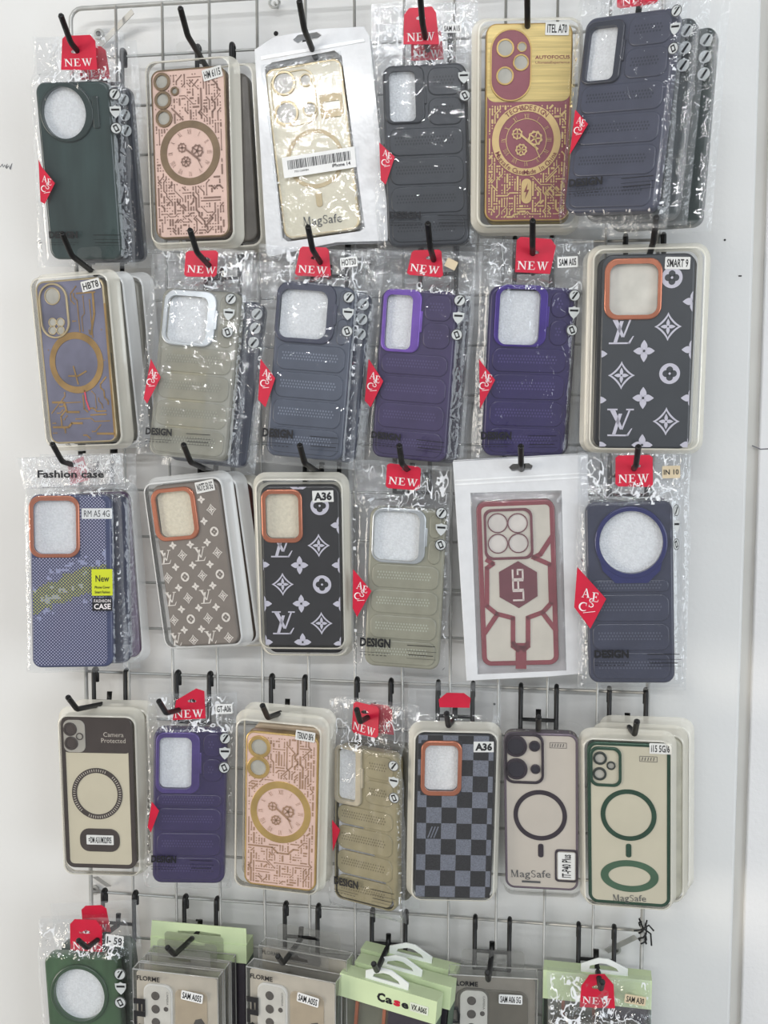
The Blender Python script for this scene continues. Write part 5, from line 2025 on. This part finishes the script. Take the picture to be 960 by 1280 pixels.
behind_tray(P47, .012, .0170, .000, (190, 188, 172), 'clear case in a tray second in the green framed stack')
behind_tray(P47, .019, .0340, .002, (184, 180, 166), 'clear case in a tray at the back of the green framed stack')
behind_tray(P41, .008, .0170, .002, (190, 184, 168), 'clear case in a tray behind the umber banded one')
q = Pkg('blister_phone_case', 'plum purple case in a tray at the back of the blue mesh stack', 'trays hanging behind the front ones', pose=P31.shifted(.018, .035, .000, -0.06))
q.tr = (-q.w / 2 - .007, q.w / 2 + .008, -.007, q.h + .009)
case_body(q, mat('plum_tpu', (78, 44, 86), .35, coat=.3))
mb = MB()
prev = None
for d, y in [(0, .0132), (0, .0124), (.0020, .0122), (.0042, -.0018), (.0062, -.0028)]:
    lp = mb.loop(rrect(q.tr[0] + d, q.tr[2] + d, q.tr[1] - d, q.tr[3] - d, 0.012, 6), y)
    if prev:
        mb.bridge(lp, prev, 0, True)
    prev = lp
mb.build('blister_tray', TRAYW, q.e)
behind_bag(P51, .014, .0185, .006, (58, 84, 60), 'green bagged case with red tag behind the bottom left one', 63, -0.05, True, False, False)


# ================================================================== bottom row boxes
def toppose(pl, pr, dl, h=0.172, dr=None):
    A = at(pl[0], pl[1], dl)
    if dr is None:
        lo, hi = dl - .08, dl + .10
        for _ in range(50):
            mid = (lo + hi) / 2
            if at(pr[0], pr[1], mid)[2] < A[2]:
                lo = mid          # nearer the camera a pixel below the horizon is higher up
            else:
                hi = mid
        dr = (lo + hi) / 2
    Bq = at(pr[0], pr[1], dr)
    yaw = math.atan2(Bq[1] - A[1], Bq[0] - A[0])
    roll = -math.atan2(Bq[2] - A[2], math.hypot(Bq[0] - A[0], Bq[1] - A[1]))
    w = float(np.linalg.norm(Bq - A))
    C = (A + Bq) / 2 - np.array([0, 0, h / 2])
    return np.array([*C, yaw, 0.0, roll, w, h])


def box_shell(q, depth, m=PVC, edge=PVCEDGE, name='clear_box'):
    w, h = q.w / 2, q.h
    mb = MB().box(-w, w, 0, depth, 0, h)
    o = mb.build(name, m, q.e)
    me = MB()
    for x in (-w, w):
        for y in (0, depth):
            me.tube([(x, y, 0), (x, y, h)], .0007, 6)
    for z in (h,):
        for y in (0, depth):
            me.tube([(-w, y, z), (w, y, z)], .0007, 6)
        for x in (-w, w):
            me.tube([(x, 0, z), (x, depth, z)], .0007, 6)
    me.build('box_edges', edge, o)
    return o


def florme(q, card, stk, depth=0.019, dark=False, detail=True, sa=-0.12):
    box_shell(q, depth)
    w, h = q.w, q.h
    MB().prism(rrect(-w / 2 + .002, .002, w / 2 - .002, h - .003, .004), [], .0042, .0052).build('insert_card', card, q.e)
    # header flap with a hanging hole, standing above the box at the back
    hole = [(-.012, h + .006), (.012, h + .006), (.012, h + .009), (.003, h + .010), (0, h + .013), (-.003, h + .010), (-.012, h + .009)]
    MB().prism(rrect(-w * .36, h - .002, w * .36, h + .018, .004), [hole], depth - .0006, depth).build('hang_flap', PVC, q.e)
    if not detail:
        return
    mb = MB().text('FLORME', -w / 2 + .017, h - .0085, .0046, -.0006, 0, 0, .025, 0.03)
    mb.build('brand_lettering', BLACK, q.e)
    # case camera panel
    cx0, cx1 = -w * .37, -w * .06
    zt = h - .0165
    frame_m = mat('grey_case_edge', (96, 92, 84), .35) if dark else WHITE
    if dark:
        MB().prism(rrect(-w * .42, .004, w * .40, h - .016, .01), [], .0028, .0042, .0008).build('case_shell', mat('dark_taupe_case', (104, 98, 86), .35, var=.05, coat=.3), q.e)
    else:
        MB().prism(rrect(-w * .02, .004, w * .36, h - .019, .006), [], .0032, .0042, .0006).build('case_shell', mat('sand_case', (190, 174, 150), .4, var=.04, coat=.2), q.e)
    MB().prism(rrect(cx0 - .0016, zt - .062, cx1 + .0016, zt + .0016, .009), [], .0016, .004, .0008).build('camera_frame', frame_m, q.e)
    isl = MB().prism(rrect(cx0, zt - .060, cx1, zt, .008), [], .001, .002, .0004).build('camera_island', mat('white_island', (222, 220, 214), .4), q.e)
    LN = mat('dark_lens_disc', (78, 72, 68), .3, var=.2, vscale=400)
    for k in range(3):
        c = (cx0 + (cx1 - cx0) * .42, zt - .0105 - k * .0142)
        o = MB().prism(ell(c, .0092, .0092, 22), [], .0004, .0012, .0003).build('lens_disc', LN, isl)
    c = (cx0 + (cx1 - cx0) * .82, zt - .0235)
    MB().prism(ell(c, .005, .005, 14), [], .0004, .0012, .0002).build('flash_disc', LN, isl)
    MB().text('CAMERA', cx1 - .0035, zt - .012, .002, .0008, 0, -math.pi / 2, .014).build('island_print', GREYINK, isl)
    if not dark:
        MB().text('FLORME', -w / 2 + .0068, h - .084, .0115, -.0006, 0, -math.pi / 2, .106, .05).build('side_lettering', BLACK, q.e)
        pts = [(w * .14, h - .085), (w * .16, h - .062), (w * .22, h - .049), (w * .29, h - .047), (w * .33, h - .052), (w * .31, h - .062), (w * .25, h - .07), (w * .22, h - .09)]
        MB().prism(pts, [], .0024, .0034, .0004).build('wrist_strap', mat('charcoal_strap', (62, 58, 56), .5), q.e)
        MB().prism([(-w * .0, h - .058), (w * .06, h - .064), (w * .16, h - .07), (w * .16, h - .11), (-w * .0, h - .11)], [], .0028, .0034).build('dark_panel', mat('charcoal_strap'), q.e)
    else:
        mb = MB()
        mb.tube([(-w * .5 + .001, .0012, h - .036), (-w * .40, .0012, h - .036), (-w * .385, .0012, h - .042), (-w * .385, .0012, h - .05), (-w * .5 + .001, .0012, h - .05)], .0018, 8)
        mb.build('side_lettering', BLACK, q.e)
    o = MB().prism(rr((0, 0), .0235, .0098, .0014), [], -.0008, -.0004).build('price_sticker', WHITE, q.e)
    o.location = (w * .20, 0, h - .0225)
    o.rotation_euler = (0, -sa, 0)
    MB().text(stk, 0, 0, .0064, -.0010, 0, 0, .0205, .02).build('sticker_text', BLACK, o)


CARD = mat('beige_card', (204, 196, 182), .6, var=.04)
CARDD = mat('brown_grey_card', (176, 170, 158), .6, var=.04)
GBX = 'clear boxed cases in the bottom row'
q = Pkg('boxed_phone_case', 'clear box with beige card labelled SAM A05S, front of the tall stack', GBX, pose=toppose((166, 1211), (272, 1223), .080))
F52 = q
florme(q, CARD, 'SAM A05S', .014)
for k, w_ in enumerate(('second', 'third')):
    b = Pkg('boxed_phone_case', 'clear beige box %s from the front in the tall stack' % w_, GBX, pose=q.shifted(.0015 * (k + 1), .0155 * (k + 1), .001 * (k + 1)))
    florme(b, CARD, '', .014, detail=False)
q = Pkg('boxed_phone_case', 'clear box with beige card labelled SAM A05S, right of the tall stack', GBX, pose=toppose((308, 1208), (419, 1229), .072))
florme(q, CARD, 'SAM A05S', .017)
b = Pkg('boxed_phone_case', 'clear box behind the one right of the tall stack, hanging higher', GBX, pose=q.shifted(.004, .021, .013))
florme(b, CARDD, '', .017, detail=False)
MB().text('FLORME', -b.w / 2 + .014, b.h - .006, .004, -.0006, 0, 0, .02, .02).build('brand_lettering', BLACK, b.e)
MB().prism(rrect(-b.w * .16, b.h - .012, b.w * .2, b.h - .003, .002), [], .001, .003).build('camera_panel', mat('charcoal_strap'), b.e)
q = Pkg('boxed_phone_case', 'clear box with dark taupe case labelled SAM A06 5G', GBX, pose=toppose((561, 1218), (672, 1224), .052))
florme(q, mat('taupe_card', (146, 140, 130), .6), 'SAM A06 5G', .019, True, sa=0.0)

# pale green boxes with white hang tabs
LIME = mat('pale_green_card', (206, 222, 178), .55, var=.03, vscale=25)
DKGREEN = mat('grey_green_card', (92, 108, 92), .6, var=.05)
TABW = mat('white_hang_tab', (226, 230, 226), .4, var=.02)


def greenbox(q, depth, stk, logo=True, header=.024, front=True, tabx=0.0, flap=False):
    w, h = q.w / 2, q.h
    # card sleeve: solid top and header on the front, window below showing the cases
    MB().box(-w, w, 0, depth, h - header, h).build('card_header', LIME, q.e)
    mb = MB().box(-w, -w + .001, 0, depth, 0, h - header).box(w - .001, w, 0, depth, 0, h - header).box(-w, w, depth - .001, depth, 0, h - header)
    mb.build('card_sleeve', DKGREEN, q.e)
    MB().flat([(-w + .001, .002), (w - .001, .002), (w - .001, h - header), (-w + .001, h - header)], .0006).build('clear_window', CLEAR, q.e)
    MB().prism(rrect(-w + .004, .004, w * .12, h - header + .006, .006), [], .006, .012, .001).build('case_back', mat('grey_inner_case', (108, 110, 98), .4), q.e)
    for x in (-w * .62, -w * .05):
        MB().box(x - .0016, x + .0016, .003, .006, .004, h - header).build('copper_trim', COPPER, q.e)
    MB().prism(rrect(w * .02, .004, w - .003, h - header + .006, .006), [], .004, .011, .001).build('case_front', mat('dark_plum_case', (52, 46, 58), .35, coat=.3), q.e)
    # hang tab, a bevelled hood with a hole
    t0 = tabx
    out = [(t0 - .022, h - .001), (t0 + .024, h - .001), (t0 + .024, h + .007), (t0 + .005, h + .0155), (t0 - .005, h + .0155), (t0 - .022, h + .008)]
    hl = [(t0 - .014, h + .0035), (t0 + .015, h + .0035), (t0 + .013, h + .0065), (t0 + .003, h + .0105), (t0 - .003, h + .0105), (t0 - .013, h + .007)]
    if flap:
        sl = [(t0 - .024, h + .0065), (t0 + .024, h + .0065), (t0 + .024, h + .009), (t0 + .003, h + .0105), (t0 - .003, h + .0105), (t0 - .024, h + .009)]
        MB().prism([(-w, h - .001), (w, h - .001), (w - .0005, h + .018), (-w + .0015, h + .018)], [sl], .001, .002).build('header_flap', LIME, q.e)
    else:
        MB().prism(out, [hl], .004, .0056, .0004).build('hang_tab', TABW, q.e)
    if logo:
        o = MB().text('C', -.006, h - header * .52, .0082, -.0003, 0, 0, .0085, .05).text('a', .0025, h - header * .52, .0075, -.0003, 0, 0, .0075, .04).text('e', .0195, h - header * .52, .0075, -.0003, 0, 0, .0075, .04)
        o.text('s', .011, h - header * .52, .0075, -.0003, 1, 0, .0072, .05)
        o.build('logo_lettering', [BLACK, RED], q.e)
    if stk:
        o = MB().prism(rr((w * .66, h - header * .52), .019, .009, .0006), [], -.0006, -.0002).build('price_sticker', mat('pale_label', (220, 226, 208), .5), q.e)
        MB().text(stk, w * .66, h - header * .52, .0055, -.0008, 0, 0, .016, .02).build('sticker_text', BLACK, o)


GGB = 'pale green boxed cases in the bottom row'
q = Pkg('boxed_phone_case', 'pale green box with black and red lettering, front of three', GGB, pose=toppose((417, 1214), (538, 1250), .072, .172, .095))
F54 = q
greenbox(q, .019, 'VX A06S', tabx=-.004)
b = Pkg('boxed_phone_case', 'pale green box in the middle of three', GGB, pose=q.shifted(.006, .025, .002, 0, .03))
greenbox(b, .019, 'VX A06S', False, tabx=-.005)
b = Pkg('boxed_phone_case', 'pale green box at the back of three', GGB, pose=q.shifted(.003, .049, .004, 0, .06))
greenbox(b, .017, 'VX A06S', False)
q = Pkg('boxed_phone_case', 'pale green box at the back of the tall stack of clear boxes', GGB, pose=toppose((188, 1171), (308, 1182), .034, .172))
greenbox(q, .024, '', False, .020, flap=True, tabx=.001)
q = Pkg('boxed_phone_case', 'pale green box behind the bagged case with the red tag, bottom right', GGB, pose=toppose((679, 1212), (815, 1226), .042, .172))
F56 = q
greenbox(q, .02, '', False, .03, tabx=.006)
# bagged case in front of it
b = Pkg('bagged_phone_case', 'grey case in a crinkled bag with red tag, bottom right', GB, pose=toppose((690, 1276), (808, 1284), .060, .165, .060))
case_body(b, tpu('smoke_tpu', (112, 108, 98)))
hang_tag(b, [(724.7, 1258.8), (726.6, 1232.5), (736.9, 1218.4), (755.6, 1217.5), (766.9, 1230.6), (768.8, 1260.6)], (745.5, 1234), (746, 1251), 8.5, 36, ang=-.03)
sticker(b, (794, 1250), 26, 11, 'SAM A30', .0005, -.12, paper=mat('beige_label', (206, 190, 160), .6))
bag(b, [(684, 1214), (814, 1226), (816, 1420), (686, 1420)], 71, 1.6)
